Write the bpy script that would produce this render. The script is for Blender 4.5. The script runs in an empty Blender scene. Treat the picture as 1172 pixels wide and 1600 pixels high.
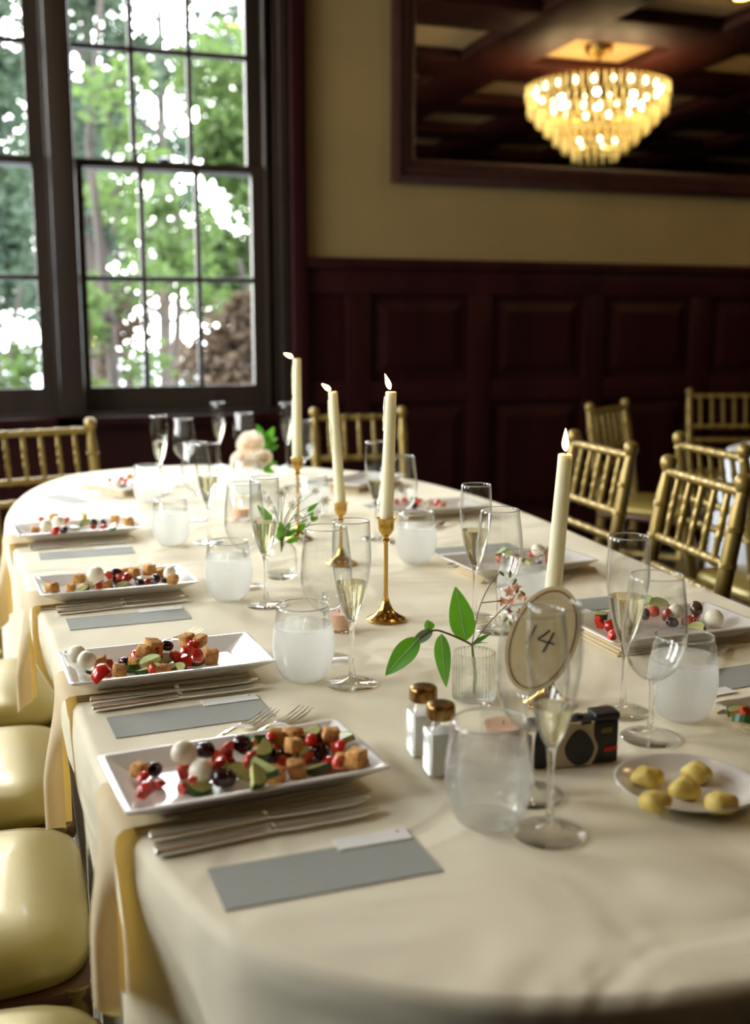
import bpy, bmesh, math, random
from mathutils import Vector, Matrix
PI = math.pi
rnd = random.Random(14)
SC = bpy.context.scene
COL = SC.collection

# ------------------------------------------------------------------ camera
FPX, PITCH, AZ, HC, TZ = 1692.5, math.radians(9.53), math.radians(18.4), 0.475, 0.75
CZ = TZ + HC
cam_d = bpy.data.cameras.new('camera')
cam = bpy.data.objects.new('camera', cam_d); COL.objects.link(cam)
cam_d.sensor_fit = 'VERTICAL'; cam_d.sensor_height = 56.0
cam_d.lens = FPX / 1600 * 56.0
cam_d.clip_start = 0.05; cam_d.clip_end = 300
cam.location = (0, 0, CZ)
cam.rotation_euler = (PI / 2 - PITCH, 0, -AZ)
cam_d.dof.use_dof = True
cam_d.dof.focus_distance = 1.55
cam_d.dof.aperture_fstop = 5.0
SC.camera = cam

# ------------------------------------------------------------------ world, exposure
SC.view_settings.view_transform = 'Standard'
SC.view_settings.look = 'None'
SC.view_settings.gamma = 1.0
SC.view_settings.use_curve_mapping = False
SC.view_settings.exposure = 0.52
SC.cycles.transparent_max_bounces = 48
SC.cycles.max_bounces = 16
SC.cycles.transmission_bounces = 16
SC.cycles.glossy_bounces = 8
w = bpy.data.worlds.new('sky'); SC.world = w
w.use_nodes = True
nt = w.node_tree; nt.nodes.clear()
o = nt.nodes.new('ShaderNodeOutputWorld'); b = nt.nodes.new('ShaderNodeBackground')
tc = nt.nodes.new('ShaderNodeTexCoord'); sp = nt.nodes.new('ShaderNodeSeparateXYZ')
cr = nt.nodes.new('ShaderNodeValToRGB')
cr.color_ramp.elements[0].position = 0.0; cr.color_ramp.elements[0].color = (1.0, 0.985, 0.95, 1)
cr.color_ramp.elements[1].position = 0.6; cr.color_ramp.elements[1].color = (0.90, 0.95, 1.0, 1)
nt.links.new(tc.outputs['Generated'], sp.inputs[0]); nt.links.new(sp.outputs['Z'], cr.inputs[0])
nt.links.new(cr.outputs[0], b.inputs['Color']); b.inputs['Strength'].default_value = 15.5
nt.links.new(b.outputs[0], o.inputs[0])

# ------------------------------------------------------------------ helpers
def cam_ray(px, py):
    return ((px - 586) / FPX, math.cos(PITCH) - (py - 800) / FPX * math.sin(PITCH),
            -math.sin(PITCH) - (py - 800) / FPX * math.cos(PITCH))
CA, SA = math.cos(AZ), math.sin(AZ)
def c2w(x, y, z): return Vector((x * CA + y * SA, -x * SA + y * CA, z))
def at(px, py, z=TZ):
    "world point on the horizontal plane z seen in the direction px, py"
    d = cam_ray(px, py); t = (z - CZ) / d[2]
    return c2w(d[0] * t, d[1] * t, z)
def at_d(px, py, D):
    d = cam_ray(px, py); t = D / d[1]
    return c2w(d[0] * t, D, CZ + d[2] * t)
VW = 5.2
def at_wall(px, py, v=VW):
    d = cam_ray(px, py); p = c2w(d[0], d[1], 0); t = v / p.y
    return (p.x * t, CZ + d[2] * t)

def tag(ob, label=None, cat=None, group=None, kind=None):
    if label: ob['label'] = label
    if cat: ob['category'] = cat
    if group: ob['group'] = group
    if kind: ob['kind'] = kind
    return ob
def empty(name, loc=(0, 0, 0), rz=0.0):
    e = bpy.data.objects.new(name, None); COL.objects.link(e)
    e.empty_display_size = 0.02; e.location = loc; e.rotation_euler = (0, 0, rz)
    return e
class MB:
    def __init__(s): s.v = []; s.f = []
    def add(s, v, f, M=None):
        n = len(s.v)
        s.v += [tuple(M @ Vector(p)) for p in v] if M is not None else [tuple(p) for p in v]
        s.f += [tuple(i + n for i in q) for q in f]
        return s
    def mesh(s, name, mat, smooth=True, ang=38):
        me = bpy.data.meshes.new(name); me.from_pydata(s.v, [], s.f); me.update()
        bm = bmesh.new(); bm.from_mesh(me); bmesh.ops.recalc_face_normals(bm, faces=bm.faces); bm.to_mesh(me); bm.free()
        if mat: me.materials.append(mat)
        if smooth:
            me.shade_smooth()
            if ang: me.set_sharp_from_angle(angle=math.radians(ang))
        return me
    def build(s, name, mat, parent=None, loc=None, smooth=True, ang=38):
        return link(name, s.mesh(name, mat, smooth, ang), parent, loc)
def link(name, me, parent=None, loc=None, rot=None):
    ob = bpy.data.objects.new(name, me); COL.objects.link(ob)
    if parent: ob.parent = parent
    if loc is not None: ob.location = loc
    if rot is not None: ob.rotation_euler = rot
    return ob
def copy_tree(ob, parent=None):
    c = ob.copy(); COL.objects.link(c)
    if parent: c.parent = parent
    for ch in list(ob.children): copy_tree(ch, c)
    return c
def lathe(prof, n=32, flute=0, amp=0.0):
    v, f, rows = [], [], []
    for r, z in prof:
        if r < 1e-6:
            rows.append([len(v)]); v.append((0, 0, z))
        else:
            row = []
            for i in range(n):
                a = 2 * PI * i / n
                rr = r * (1 + (amp * math.cos(flute * a) if flute else 0))
                row.append(len(v)); v.append((rr * math.cos(a), rr * math.sin(a), z))
            rows.append(row)
    for A, B in zip(rows, rows[1:]):
        if len(A) == 1 and len(B) == 1: continue
        for i in range(n):
            j = (i + 1) % n
            if len(A) == 1: f.append((A[0], B[i], B[j]))
            elif len(B) == 1: f.append((A[i], A[j], B[0]))
            else: f.append((A[i], A[j], B[j], B[i]))
    return v, f
def smooth_prof(pts, k=4):
    "Catmull-Rom through a list of 2D or 3D points"
    out = []; n = len(pts)
    for i in range(n - 1):
        p0 = pts[max(i - 1, 0)]; p1 = pts[i]; p2 = pts[i + 1]; p3 = pts[min(i + 2, n - 1)]
        for j in range(k):
            t = j / k
            out.append(tuple(0.5 * ((2 * b) + (-a + c) * t + (2 * a - 5 * b + 4 * c - d) * t * t + (-a + 3 * b - 3 * c + d) * t ** 3)
                             for a, b, c, d in zip(p0, p1, p2, p3)))
    out.append(tuple(pts[-1]))
    return out
def tube(pts, rad, n=8, cap=True):
    pts = [Vector(p) for p in pts]; m = len(pts)
    R = rad if isinstance(rad, (list, tuple)) else [rad] * m
    v, f = [], []
    t0 = (pts[1] - pts[0]).normalized()
    up = Vector((0, 0, 1)) if abs(t0.z) < 0.9 else Vector((1, 0, 0))
    for i in range(m):
        t = (pts[min(i + 1, m - 1)] - pts[max(i - 1, 0)]).normalized()
        a = (up - t * up.dot(t)).normalized(); b = t.cross(a); up = a
        for k in range(n):
            th = 2 * PI * k / n
            v.append(tuple(pts[i] + (a * math.cos(th) + b * math.sin(th)) * R[i]))
    for i in range(m - 1):
        for k in range(n):
            j = (k + 1) % n
            f.append((i * n + k, i * n + j, (i + 1) * n + j, (i + 1) * n + k))
    if cap: f.append(tuple(range(n))); f.append(tuple((m - 1) * n + k for k in range(n)))
    return v, f
def box(x0, x1, y0, y1, z0, z1):
    v = [(x, y, z) for z in (z0, z1) for y in (y0, y1) for x in (x0, x1)]
    return v, [(0, 1, 3, 2), (4, 5, 7, 6), (0, 1, 5, 4), (2, 3, 7, 6), (0, 2, 6, 4), (1, 3, 7, 5)]
def bevel_box(x0, x1, y0, y1, z0, z1, r, seg=2):
    bm = bmesh.new(); v, f = box(x0, x1, y0, y1, z0, z1)
    vs = [bm.verts.new(p) for p in v]; [bm.faces.new([vs[i] for i in q]) for q in f]
    bmesh.ops.recalc_face_normals(bm, faces=bm.faces)
    bmesh.ops.bevel(bm, geom=list(bm.edges), offset=r, segments=seg, profile=0.5, affect='EDGES')
    bm.verts.index_update()
    out = [tuple(q.co) for q in bm.verts], [tuple(q.index for q in fc.verts) for fc in bm.faces]
    bm.free(); return out
def rbox(n, *a, r=0.004, mat=None, parent=None, seg=2, loc=None):
    return MB().add(*bevel_box(*a, r, seg)).build(n, mat, parent, loc)
def prism(outline, z0, z1, M=None):
    n = len(outline)
    v = [(x, y, z0) for x, y in outline] + [(x, y, z1) for x, y in outline]
    f = [tuple(range(n)), tuple(range(n, 2 * n))] + [(i, (i + 1) % n, n + (i + 1) % n, n + i) for i in range(n)]
    return v, f
def blob(rx, ry, rz, seed, amp=0.08, nu=14, nv=9, sq=1.0):
    r = random.Random(seed); ph = [(r.uniform(0, 6), r.uniform(1.5, 4), r.uniform(0, 6), r.uniform(1, 3)) for _ in range(3)]
    prof = []
    v, f = [(0, 0, -rz)], []
    def s(x): return math.copysign(abs(x) ** sq, x)
    for j in range(1, nv):
        t = PI * j / nv - PI / 2
        for i in range(nu):
            a = 2 * PI * i / nu
            k = 1 + amp * sum(math.sin(round(q[1]) * a + q[0]) * math.cos(q[3] * t + q[2]) for q in ph) / 1.5
            v.append((rx * k * s(math.cos(t)) * s(math.cos(a)), ry * k * s(math.cos(t)) * s(math.sin(a)), rz * k * s(math.sin(t))))
    v.append((0, 0, rz))
    for i in range(nu):
        f.append((0, 1 + (i + 1) % nu, 1 + i)); b_ = 1 + (nv - 2) * nu
        f.append((len(v) - 1, b_ + i, b_ + (i + 1) % nu))
    for j in range(nv - 2):
        for i in range(nu):
            a = 1 + j * nu; f.append((a + i, a + (i + 1) % nu, a + nu + (i + 1) % nu, a + nu + i))
    return v, f

# ------------------------------------------------------------------ materials
def srgb(r, g, b_):
    return tuple((c / 12.92 if c <= .04045 else ((c + .055) / 1.055) ** 2.4) for c in (r / 255, g / 255, b_ / 255)) + (1,)
def pm(name, col, rough=0.5, metal=0.0, vary=0.12, scale=20, bump=0.0, bscale=200, spec=0.5, trans=0.0, ior=1.45,
       sss=0.0, stretch=None, coat=0.0, sheen=0.0, transl=0.0, tcol=None):
    m = bpy.data.materials.new(name); m.use_nodes = True
    n = m.node_tree; L = n.links; p = n.nodes['Principled BSDF']
    t = n.nodes.new('ShaderNodeTexCoord'); mp = n.nodes.new('ShaderNodeMapping'); L.new(t.outputs['Object'], mp.inputs[0])
    if stretch: mp.inputs['Scale'].default_value = stretch
    nz = n.nodes.new('ShaderNodeTexNoise'); nz.inputs['Scale'].default_value = scale; nz.inputs['Detail'].default_value = 5
    L.new(mp.outputs[0], nz.inputs['Vector'])
    r = n.nodes.new('ShaderNodeValToRGB')
    c = col[:3]
    r.color_ramp.elements[0].position = .3; r.color_ramp.elements[1].position = .7
    r.color_ramp.elements[0].color = tuple(max(0, x * (1 - vary)) for x in c) + (1,)
    r.color_ramp.elements[1].color = tuple(min(1, x * (1 + vary)) for x in c) + (1,)
    L.new(nz.outputs['Fac'], r.inputs[0]); L.new(r.outputs[0], p.inputs['Base Color'])
    p.inputs['Roughness'].default_value = rough; p.inputs['Metallic'].default_value = metal
    p.inputs['Specular IOR Level'].default_value = spec; p.inputs['IOR'].default_value = ior
    p.inputs['Transmission Weight'].default_value = trans
    p.inputs['Coat Weight'].default_value = coat; p.inputs['Coat Roughness'].default_value = 0.08
    p.inputs['Sheen Weight'].default_value = sheen
    if sss:
        p.inputs['Subsurface Weight'].default_value = sss; p.inputs['Subsurface Radius'].default_value = (0.012, 0.008, 0.004)
        p.inputs['Subsurface Scale'].default_value = 1.0
    if bump:
        bz = n.nodes.new('ShaderNodeTexNoise'); bz.inputs['Scale'].default_value = bscale; bz.inputs['Detail'].default_value = 3
        L.new(mp.outputs[0], bz.inputs['Vector'])
        bp = n.nodes.new('ShaderNodeBump'); bp.inputs['Strength'].default_value = bump; bp.inputs['Distance'].default_value = 0.002
        L.new(bz.outputs['Fac'], bp.inputs['Height']); L.new(bp.outputs[0], p.inputs['Normal'])
    if transl:
        tr = n.nodes.new('ShaderNodeBsdfTranslucent'); tr.inputs[0].default_value = tcol or col
        mx = n.nodes.new('ShaderNodeMixShader'); mx.inputs[0].default_value = transl
        L.new(p.outputs[0], mx.inputs[1]); L.new(tr.outputs[0], mx.inputs[2])
        L.new(mx.outputs[0], n.nodes['Material Output'].inputs[0])
    return m
def thin_glass(name, tint=(0.993, 0.997, 0.995, 1), mist=0.0, zmax=None, mcol=(.95, .945, .915, 1)):
    "thin clear wall: transparent with Fresnel reflections, optionally misted with condensation up to the water line"
    m = bpy.data.materials.new(name); m.use_nodes = True
    n = m.node_tree; L = n.links; n.nodes.remove(n.nodes['Principled BSDF'])
    out = n.nodes['Material Output']
    tr = n.nodes.new('ShaderNodeBsdfTransparent'); tr.inputs[0].default_value = tint
    gl = n.nodes.new('ShaderNodeBsdfGlossy'); gl.inputs['Roughness'].default_value = 0.02
    lw_ = n.nodes.new('ShaderNodeLayerWeight'); lw_.inputs[0].default_value = .5
    pw = n.nodes.new('ShaderNodeMath'); pw.operation = 'POWER'; pw.inputs[1].default_value = 3.3; L.new(lw_.outputs['Facing'], pw.inputs[0])
    fr = n.nodes.new('ShaderNodeMath'); fr.operation = 'MULTIPLY_ADD'; fr.inputs[1].default_value = .95; fr.inputs[2].default_value = .04; L.new(pw.outputs[0], fr.inputs[0])
    mx = n.nodes.new('ShaderNodeMixShader')
    L.new(fr.outputs[0], mx.inputs[0]); L.new(tr.outputs[0], mx.inputs[1]); L.new(gl.outputs[0], mx.inputs[2])
    last = mx
    if mist:
        df = n.nodes.new('ShaderNodeBsdfDiffuse'); df.inputs[0].default_value = mcol
        tl = n.nodes.new('ShaderNodeBsdfTranslucent'); tl.inputs[0].default_value = mcol
        m2 = n.nodes.new('ShaderNodeMixShader'); m2.inputs[0].default_value = .7
        L.new(df.outputs[0], m2.inputs[1]); L.new(tl.outputs[0], m2.inputs[2])
        tc_ = n.nodes.new('ShaderNodeTexCoord'); s_ = n.nodes.new('ShaderNodeSeparateXYZ'); L.new(tc_.outputs['Object'], s_.inputs[0])
        mr = n.nodes.new('ShaderNodeMapRange'); mr.inputs[1].default_value = zmax + .004; mr.inputs[2].default_value = zmax - .004
        mr.inputs[3].default_value = 0; mr.inputs[4].default_value = mist
        L.new(s_.outputs['Z'], mr.inputs[0])
        nz = n.nodes.new('ShaderNodeTexNoise'); nz.inputs['Scale'].default_value = 900; L.new(tc_.outputs['Object'], nz.inputs['Vector'])
        r2 = n.nodes.new('ShaderNodeMapRange'); r2.inputs[1].default_value = .3; r2.inputs[2].default_value = .7; r2.inputs[3].default_value = .88; r2.inputs[4].default_value = 1.06
        L.new(nz.outputs[0], r2.inputs[0])
        mu = n.nodes.new('ShaderNodeMath'); mu.operation = 'MULTIPLY'; L.new(mr.outputs[0], mu.inputs[0]); L.new(r2.outputs[0], mu.inputs[1])
        m3 = n.nodes.new('ShaderNodeMixShader'); L.new(mu.outputs[0], m3.inputs[0]); L.new(mx.outputs[0], m3.inputs[1]); L.new(m2.outputs[0], m3.inputs[2])
        last = m3
    L.new(last.outputs[0], out.inputs[0])
    return m
def solid_glass(name, col=(1, 1, 1, 1), ior=1.5, rough=0.0, mixt=0.0):
    m = bpy.data.materials.new(name); m.use_nodes = True
    n = m.node_tree; L = n.links; p = n.nodes['Principled BSDF']
    p.inputs['Base Color'].default_value = col; p.inputs['Transmission Weight'].default_value = 1
    p.inputs['Roughness'].default_value = rough; p.inputs['IOR'].default_value = ior
    if mixt:
        t = n.nodes.new('ShaderNodeBsdfTransparent'); t.inputs[0].default_value = col
        mx = n.nodes.new('ShaderNodeMixShader'); mx.inputs[0].default_value = mixt
        L.new(p.outputs[0], mx.inputs[1]); L.new(t.outputs[0], mx.inputs[2]); L.new(mx.outputs[0], n.nodes['Material Output'].inputs[0])
    return m
def emit(name, col, strength):
    m = bpy.data.materials.new(name); m.use_nodes = True
    n = m.node_tree; n.nodes.remove(n.nodes['Principled BSDF'])
    e = n.nodes.new('ShaderNodeEmission'); e.inputs[0].default_value = col; e.inputs[1].default_value = strength
    n.links.new(e.outputs[0], n.nodes['Material Output'].inputs[0]); return m

M = dict(
    cream_wall=pm('cream_wall_paint', srgb(126, 107, 66), .8, vary=.05, scale=3, bump=.1, bscale=150),
    mahogany=pm('mahogany_wood', (.018, .0034, .0034, 1), .45, vary=.35, scale=5, stretch=(1, 1, .12), spec=.12),
    dark_wood=pm('dark_window_wood', (.022, .014, .009, 1), .5, spec=.25, vary=.3, scale=8, stretch=(1, 1, .1)),
    beam_wood=pm('ceiling_beam_wood', (.034, .008, .005, 1), .6, spec=.15, vary=.3, scale=3),
    plaster=pm('tan_ceiling_plaster', srgb(190, 160, 110), .85, vary=.05, scale=2),
    coffer_red=pm('red_brown_coffer_wood', (.16, .035, .018, 1), .5, vary=.2, scale=3),
    floor=pm('dark_floor_boards', (.05, .038, .038, 1), .5, vary=.5, scale=14, stretch=(.12, 1, 1), bump=.2, bscale=60),
    cloth=pm('cream_table_linen', srgb(240, 231, 202), .85, vary=.03, scale=6, bump=.25, bscale=900, sheen=.1),
    napkin=pm('cream_napkin_linen', srgb(236, 222, 186), .85, vary=.03, scale=9, bump=.2, bscale=900, transl=.3, tcol=srgb(244, 208, 120)),
    white_cloth=pm('white_linen', srgb(222, 226, 232), .85, vary=.03, scale=4),
    china=pm('white_china', srgb(240, 236, 228), .12, vary=.02, scale=5, coat=.4),
    silver=pm('polished_steel', (.96, .95, .93, 1), .24, metal=1, vary=.05, scale=30),
    menu=pm('grey_menu_card', srgb(158, 160, 151), .75, vary=.03, scale=300),
    card=pm('white_place_card', srgb(240, 238, 232), .75, vary=.02, scale=200),
    ink=pm('dark_ink', (.05, .03, .03, 1), .6),
    heart=pm('brown_print', srgb(120, 60, 40), .6),
    gold=pm('gold_chair_paint', srgb(142, 120, 64), .36, metal=.5, vary=.12, scale=30),
    vinyl=pm('pale_gold_vinyl', srgb(156, 138, 70), .36, metal=.3, vary=.05, scale=6, bump=.08, bscale=400, coat=.15),
    seat_wood=pm('seat_frame_gold', srgb(84, 52, 30), .4, metal=.2, vary=.15),
    brass=pm('antique_brass', srgb(200, 162, 84), .2, metal=1, vary=.12, scale=60),
    cap=pm('worn_brass_cap', srgb(150, 116, 68), .28, metal=1, vary=.35, scale=160),
    wax=pm('ivory_wax', srgb(248, 244, 214), .4, vary=.02, scale=20, sss=.3, transl=.2, tcol=srgb(250, 244, 210)),
    wick=pm('black_wick', (.02, .015, .012, 1), .9),
    peach=pm('peach_wax', srgb(246, 200, 170), .5, vary=.03, sss=.2),
    crouton=pm('toasted_crouton', srgb(206, 150, 84), .85, vary=.35, scale=160, bump=.6, bscale=350),
    olive=pm('dark_olive_skin', srgb(52, 22, 30), .16, vary=.3, scale=60, coat=.4),
    olive_brown=pm('brown_olive_skin', srgb(88, 62, 42), .2, vary=.3, scale=60, coat=.3),
    tomato=pm('red_tomato', srgb(196, 40, 26), .2, vary=.2, scale=90, coat=.4, sss=.1),
    tomato_flesh=pm('pink_tomato_flesh', srgb(208, 78, 54), .3, vary=.25, scale=160),
    cuc=pm('pale_cucumber_flesh', srgb(196, 204, 130), .3, vary=.15, scale=120, sss=.1),
    cuc_skin=pm('dark_cucumber_skin', srgb(50, 84, 34), .3, vary=.3, scale=90),
    mozz=pm('white_mozzarella', srgb(238, 230, 206), .4, vary=.04, scale=60, sss=.2),
    pepper=pm('yellow_pepper', srgb(232, 176, 52), .25, vary=.1, scale=60, coat=.3),
    butter=pm('yellow_butter', srgb(226, 200, 104), .5, vary=.08, scale=90, bump=.5, bscale=260, sss=.2),
    salt=pm('white_salt', srgb(226, 224, 214), .8, vary=.06, scale=400),
    black=pm('black_plastic', (.012, .011, .014, 1), .4, vary=.1),
    beige=pm('beige_print', srgb(200, 180, 150), .6, vary=.03),
    red=pm('red_print', srgb(190, 30, 24), .5, vary=.05),
    yellowish=pm('olive_yellow_window', srgb(110, 96, 50), .3),
    kraft=pm('cream_card', srgb(214, 190, 138), .75, vary=.04, scale=60),
    ring=pm('brown_ring_print', srgb(120, 72, 56), .7),
    leaf=pm('green_leaf', srgb(74, 138, 38), .4, vary=.15, scale=40, transl=.35, tcol=srgb(120, 190, 40)),
    leaf_pale=pm('pale_leaf_back', srgb(160, 190, 160), .5, vary=.1),
    leaf_dark=pm('dark_green_leaf', srgb(48, 96, 44), .4, vary=.2, scale=40, transl=.3, tcol=srgb(90, 170, 50)),
    stem=pm('green_stem', srgb(104, 120, 60), .5),
    twig=pm('brown_twig', srgb(110, 84, 56), .6),
    pink=pm('pink_petal', srgb(236, 176, 150), .6, vary=.12, transl=.25),
    crimson=pm('crimson_petal', srgb(176, 46, 70), .6, vary=.15),
    petal=pm('white_petal', srgb(240, 238, 228), .6, vary=.03, transl=.25),
    eye=pm('yellow_flower_eye', srgb(214, 190, 110), .7),
    rose=pm('peach_rose_petal', srgb(252, 242, 226), .6, vary=.03, transl=.45, tcol=srgb(254, 240, 220)),
    bark=pm('brown_bark', (.016, .011, .008, 1), .9, vary=.3, scale=12, stretch=(1, 1, .2)),
    foliage=pm('bright_green_foliage', (.030, .050, .015, 1), .6, vary=.5, scale=1.2, transl=.5, tcol=(.060, .098, .022, 1), spec=.2),
    foliage_d=pm('dark_green_foliage', (.020, .033, .022, 1), .7, vary=.35, scale=1.5, transl=.3, tcol=(.04, .066, .03, 1), spec=.2),
    foliage_b=pm('brownish_foliage', (.05, .034, .022, 1), .7, vary=.4, scale=1.5, transl=.3, tcol=(.04, .026, .014, 1), spec=.2),
    gravel=pm('pale_gravel', (.5, .54, .58, 1), .9, vary=.15, scale=4),
    fence=pm('brown_fence_board', (.03, .018, .013, 1), .8, vary=.25, scale=4),
    mirror=pm('silvered_mirror', (.82, .80, .76, 1), .01, metal=1, vary=.0),
    mirror_frame=pm('dark_red_mirror_frame', (.030, .008, .006, 1), .35, vary=.3, scale=12),
    glass=thin_glass('clear_glass'),
    pane=thin_glass('window_glass', tint=(.98, .99, .985, 1)),
    mist=thin_glass('misted_glass', mist=.45, zmax=.078),
    mist_light=thin_glass('lightly_misted_glass', mist=.12, zmax=.078),
    stemglass=solid_glass('solid_stem_glass', mixt=.12),
    rimglass=pm('polished_glass_rim', (.9, .92, .92, 1), .05, vary=.02, trans=.7, ior=1.5, coat=1.0),
    water=solid_glass('water', (.99, 1, .995, 1), 1.33, mixt=.6),
    wine=solid_glass('champagne', (.97, .93, .72, 1), 1.33, mixt=.15),
    ribglass=solid_glass('ribbed_glass', (.985, .995, .985, 1), 1.45, mixt=.45),
    flame=emit('candle_flame', (1.0, .62, .28, 1), 14),
    bulb=emit('warm_bulb', (1.0, .82, .50, 1), 16),
    downlight=emit('downlight_lamp', (1.0, .72, .40, 1), 25),
    crystal=thin_glass('cut_crystal', tint=(1, .97, .86, 1), mist=.55, zmax=1.0, mcol=(.95, .90, .56, 1)),
)

def wrinkles(m, scale, dist, strength):
    "broad soft creases under the weave bump"
    n = m.node_tree; L = n.links; p = n.nodes['Principled BSDF']
    t = n.nodes.new('ShaderNodeTexCoord'); z = n.nodes.new('ShaderNodeTexNoise'); z.inputs['Scale'].default_value = scale; z.inputs['Detail'].default_value = 2; z.inputs['Distortion'].default_value = 1.2
    L.new(t.outputs['Object'], z.inputs['Vector'])
    b_ = n.nodes.new('ShaderNodeBump'); b_.inputs['Strength'].default_value = strength; b_.inputs['Distance'].default_value = dist
    L.new(z.outputs['Fac'], b_.inputs['Height'])
    for l in list(p.inputs['Normal'].links): L.new(b_.outputs[0], l.from_node.inputs['Normal'])
wrinkles(M['cloth'], 4.5, .03, .5)
wrinkles(M['napkin'], 9, .012, .4)

# ------------------------------------------------------------------ room shell
UL, UR, VB, ZC = -2.3, 9.0, -8.0, 3.32
def struct(name, mb, mat, parent=None, **k):
    ob = mb.build(name, mat, parent, **k)
    if not parent: ob['kind'] = 'structure'
    return ob
struct('floor', MB().add(*box(UL, UR, VB, VW, -.1, 0)), M['floor'])
ceil_ = struct('ceiling', MB().add(*box(UL - .2, UR + .2, VB - .2, VW + .3, ZC, ZC + .15)), M['plaster'])
struct('wall_right', MB().add(*box(UR, UR + .15, VB, VW, 0, ZC)), M['mahogany'])
struct('wall_front', MB().add(*box(UL, UR, VB - .15, VB, 0, ZC)), M['mahogany'])

# window layout on the back wall, from the measured sight lines
def wu(px, py): return at_wall(px, py)[0]
def wz(px, py): return at_wall(px, py)[1]
G_R = wu(391, 150); G_L = wu(116, 150)            # glass of window 1, left and right edges
gw = (G_R - G_L)
z_m1 = wz(250, 70.5); z_meet = wz(257, 252); z_m2 = wz(267, 435.6); z_bot = wz(270, 604)
pane_h = z_m1 - z_meet
z_top = z_m1 + pane_h
sill_z = wz(250, 645)
W1 = (G_L - .10, G_R + .17)                        # opening of window 1
mull = wu(66, 430); W2R = wu(40, 150)              # right glass edge of the next window
shift = W2R - G_R
W2 = (W1[0] + shift, W1[1] + shift)
zo0, zo1 = sill_z - .02, z_top + .14
rail_z = wz(480, 402)
corner_u = wu(476, 200)                            # where the cream field starts
T_ = .22
wb = empty('wall_back', (0, 0, 0)); wb['kind'] = 'structure'
def wpiece(name, x0, x1, z0, z1, mat, y0=VW, y1=VW + T_):
    return MB().add(*box(x0, x1, y0, y1, z0, z1)).build(name, mat, wb)
wpiece('wall_field', corner_u, UR, rail_z, ZC, M['cream_wall'])
wpiece('wainscot_backing', W1[1], UR, 0, rail_z, M['mahogany'])
wpiece('window_pier', W1[1], corner_u, rail_z, ZC, M['mahogany'])
wpiece('panel_below_window', UL, W1[1], 0, zo0, M['mahogany'])
wpiece('panel_above_window', UL, W1[1], zo1, ZC, M['mahogany'])
wpiece('left_pier', UL, W2[0], zo0, zo1, M['mahogany'])
# wainscot rails, stiles and raised panels
y1 = VW - .0
cap_z = rail_z
tr = struct('trim_1', MB().add(*bevel_box(corner_u - .02, UR, VW - .045, VW, cap_z - .05, cap_z, .008)), M['mahogany'])
tr = struct('trim_2', MB().add(*bevel_box(W1[1] + .01, corner_u, VW - .05, VW, 0, ZC, .012)), M['mahogany'])
struct('baseboard_back', MB().add(*bevel_box(corner_u, UR, VW - .03, VW, 0, .16, .006)), M['mahogany'])
for nm, z0, z1 in (('rail', cap_z - .17, cap_z - .05), ('rail', wz(700, 612) - .05, wz(700, 612) + .06), ('rail', .16, .26)):
    MB().add(*bevel_box(corner_u, UR, VW - .022, VW, z0, z1, .006)).build(nm, M['mahogany'], wb)
st = [wu(x, 520) for x in (520, 552)]
pitch = wu(731, 520) - wu(539, 520)
zt, zmid, zb = cap_z - .17, wz(700, 612), .26
s0 = wu(539, 520)
k = 0
while s0 + pitch * (k - 1) < UR - .4:
    a = s0 + pitch * k
    MB().add(*bevel_box(a, a + .13, VW - .024, VW, .26, cap_z - .17, .006)).build('stile', M['mahogany'], wb)
    for (q0, q1) in ((zmid + .06, zt), (zb, zmid - .05)):
        x0, x1 = a + .13, min(a + pitch, UR)
        m_ = .035
        v = [(x0 + m_, VW - .003, q0 + m_), (x1 - m_, VW - .003, q0 + m_), (x1 - m_, VW - .003, q1 - m_), (x0 + m_, VW - .003, q1 - m_),
             (x0 + m_ + .05, VW - .018, q0 + m_ + .05), (x1 - m_ - .05, VW - .018, q0 + m_ + .05), (x1 - m_ - .05, VW - .018, q1 - m_ - .05), (x0 + m_ + .05, VW - .018, q1 - m_ - .05)]
        f = [(4, 5, 6, 7)] + [(i, (i + 1) % 4, 4 + (i + 1) % 4, 4 + i) for i in range(4)]
        MB().add(v, f).build('panel', M['mahogany'], wb, smooth=False)
    k += 1

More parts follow.
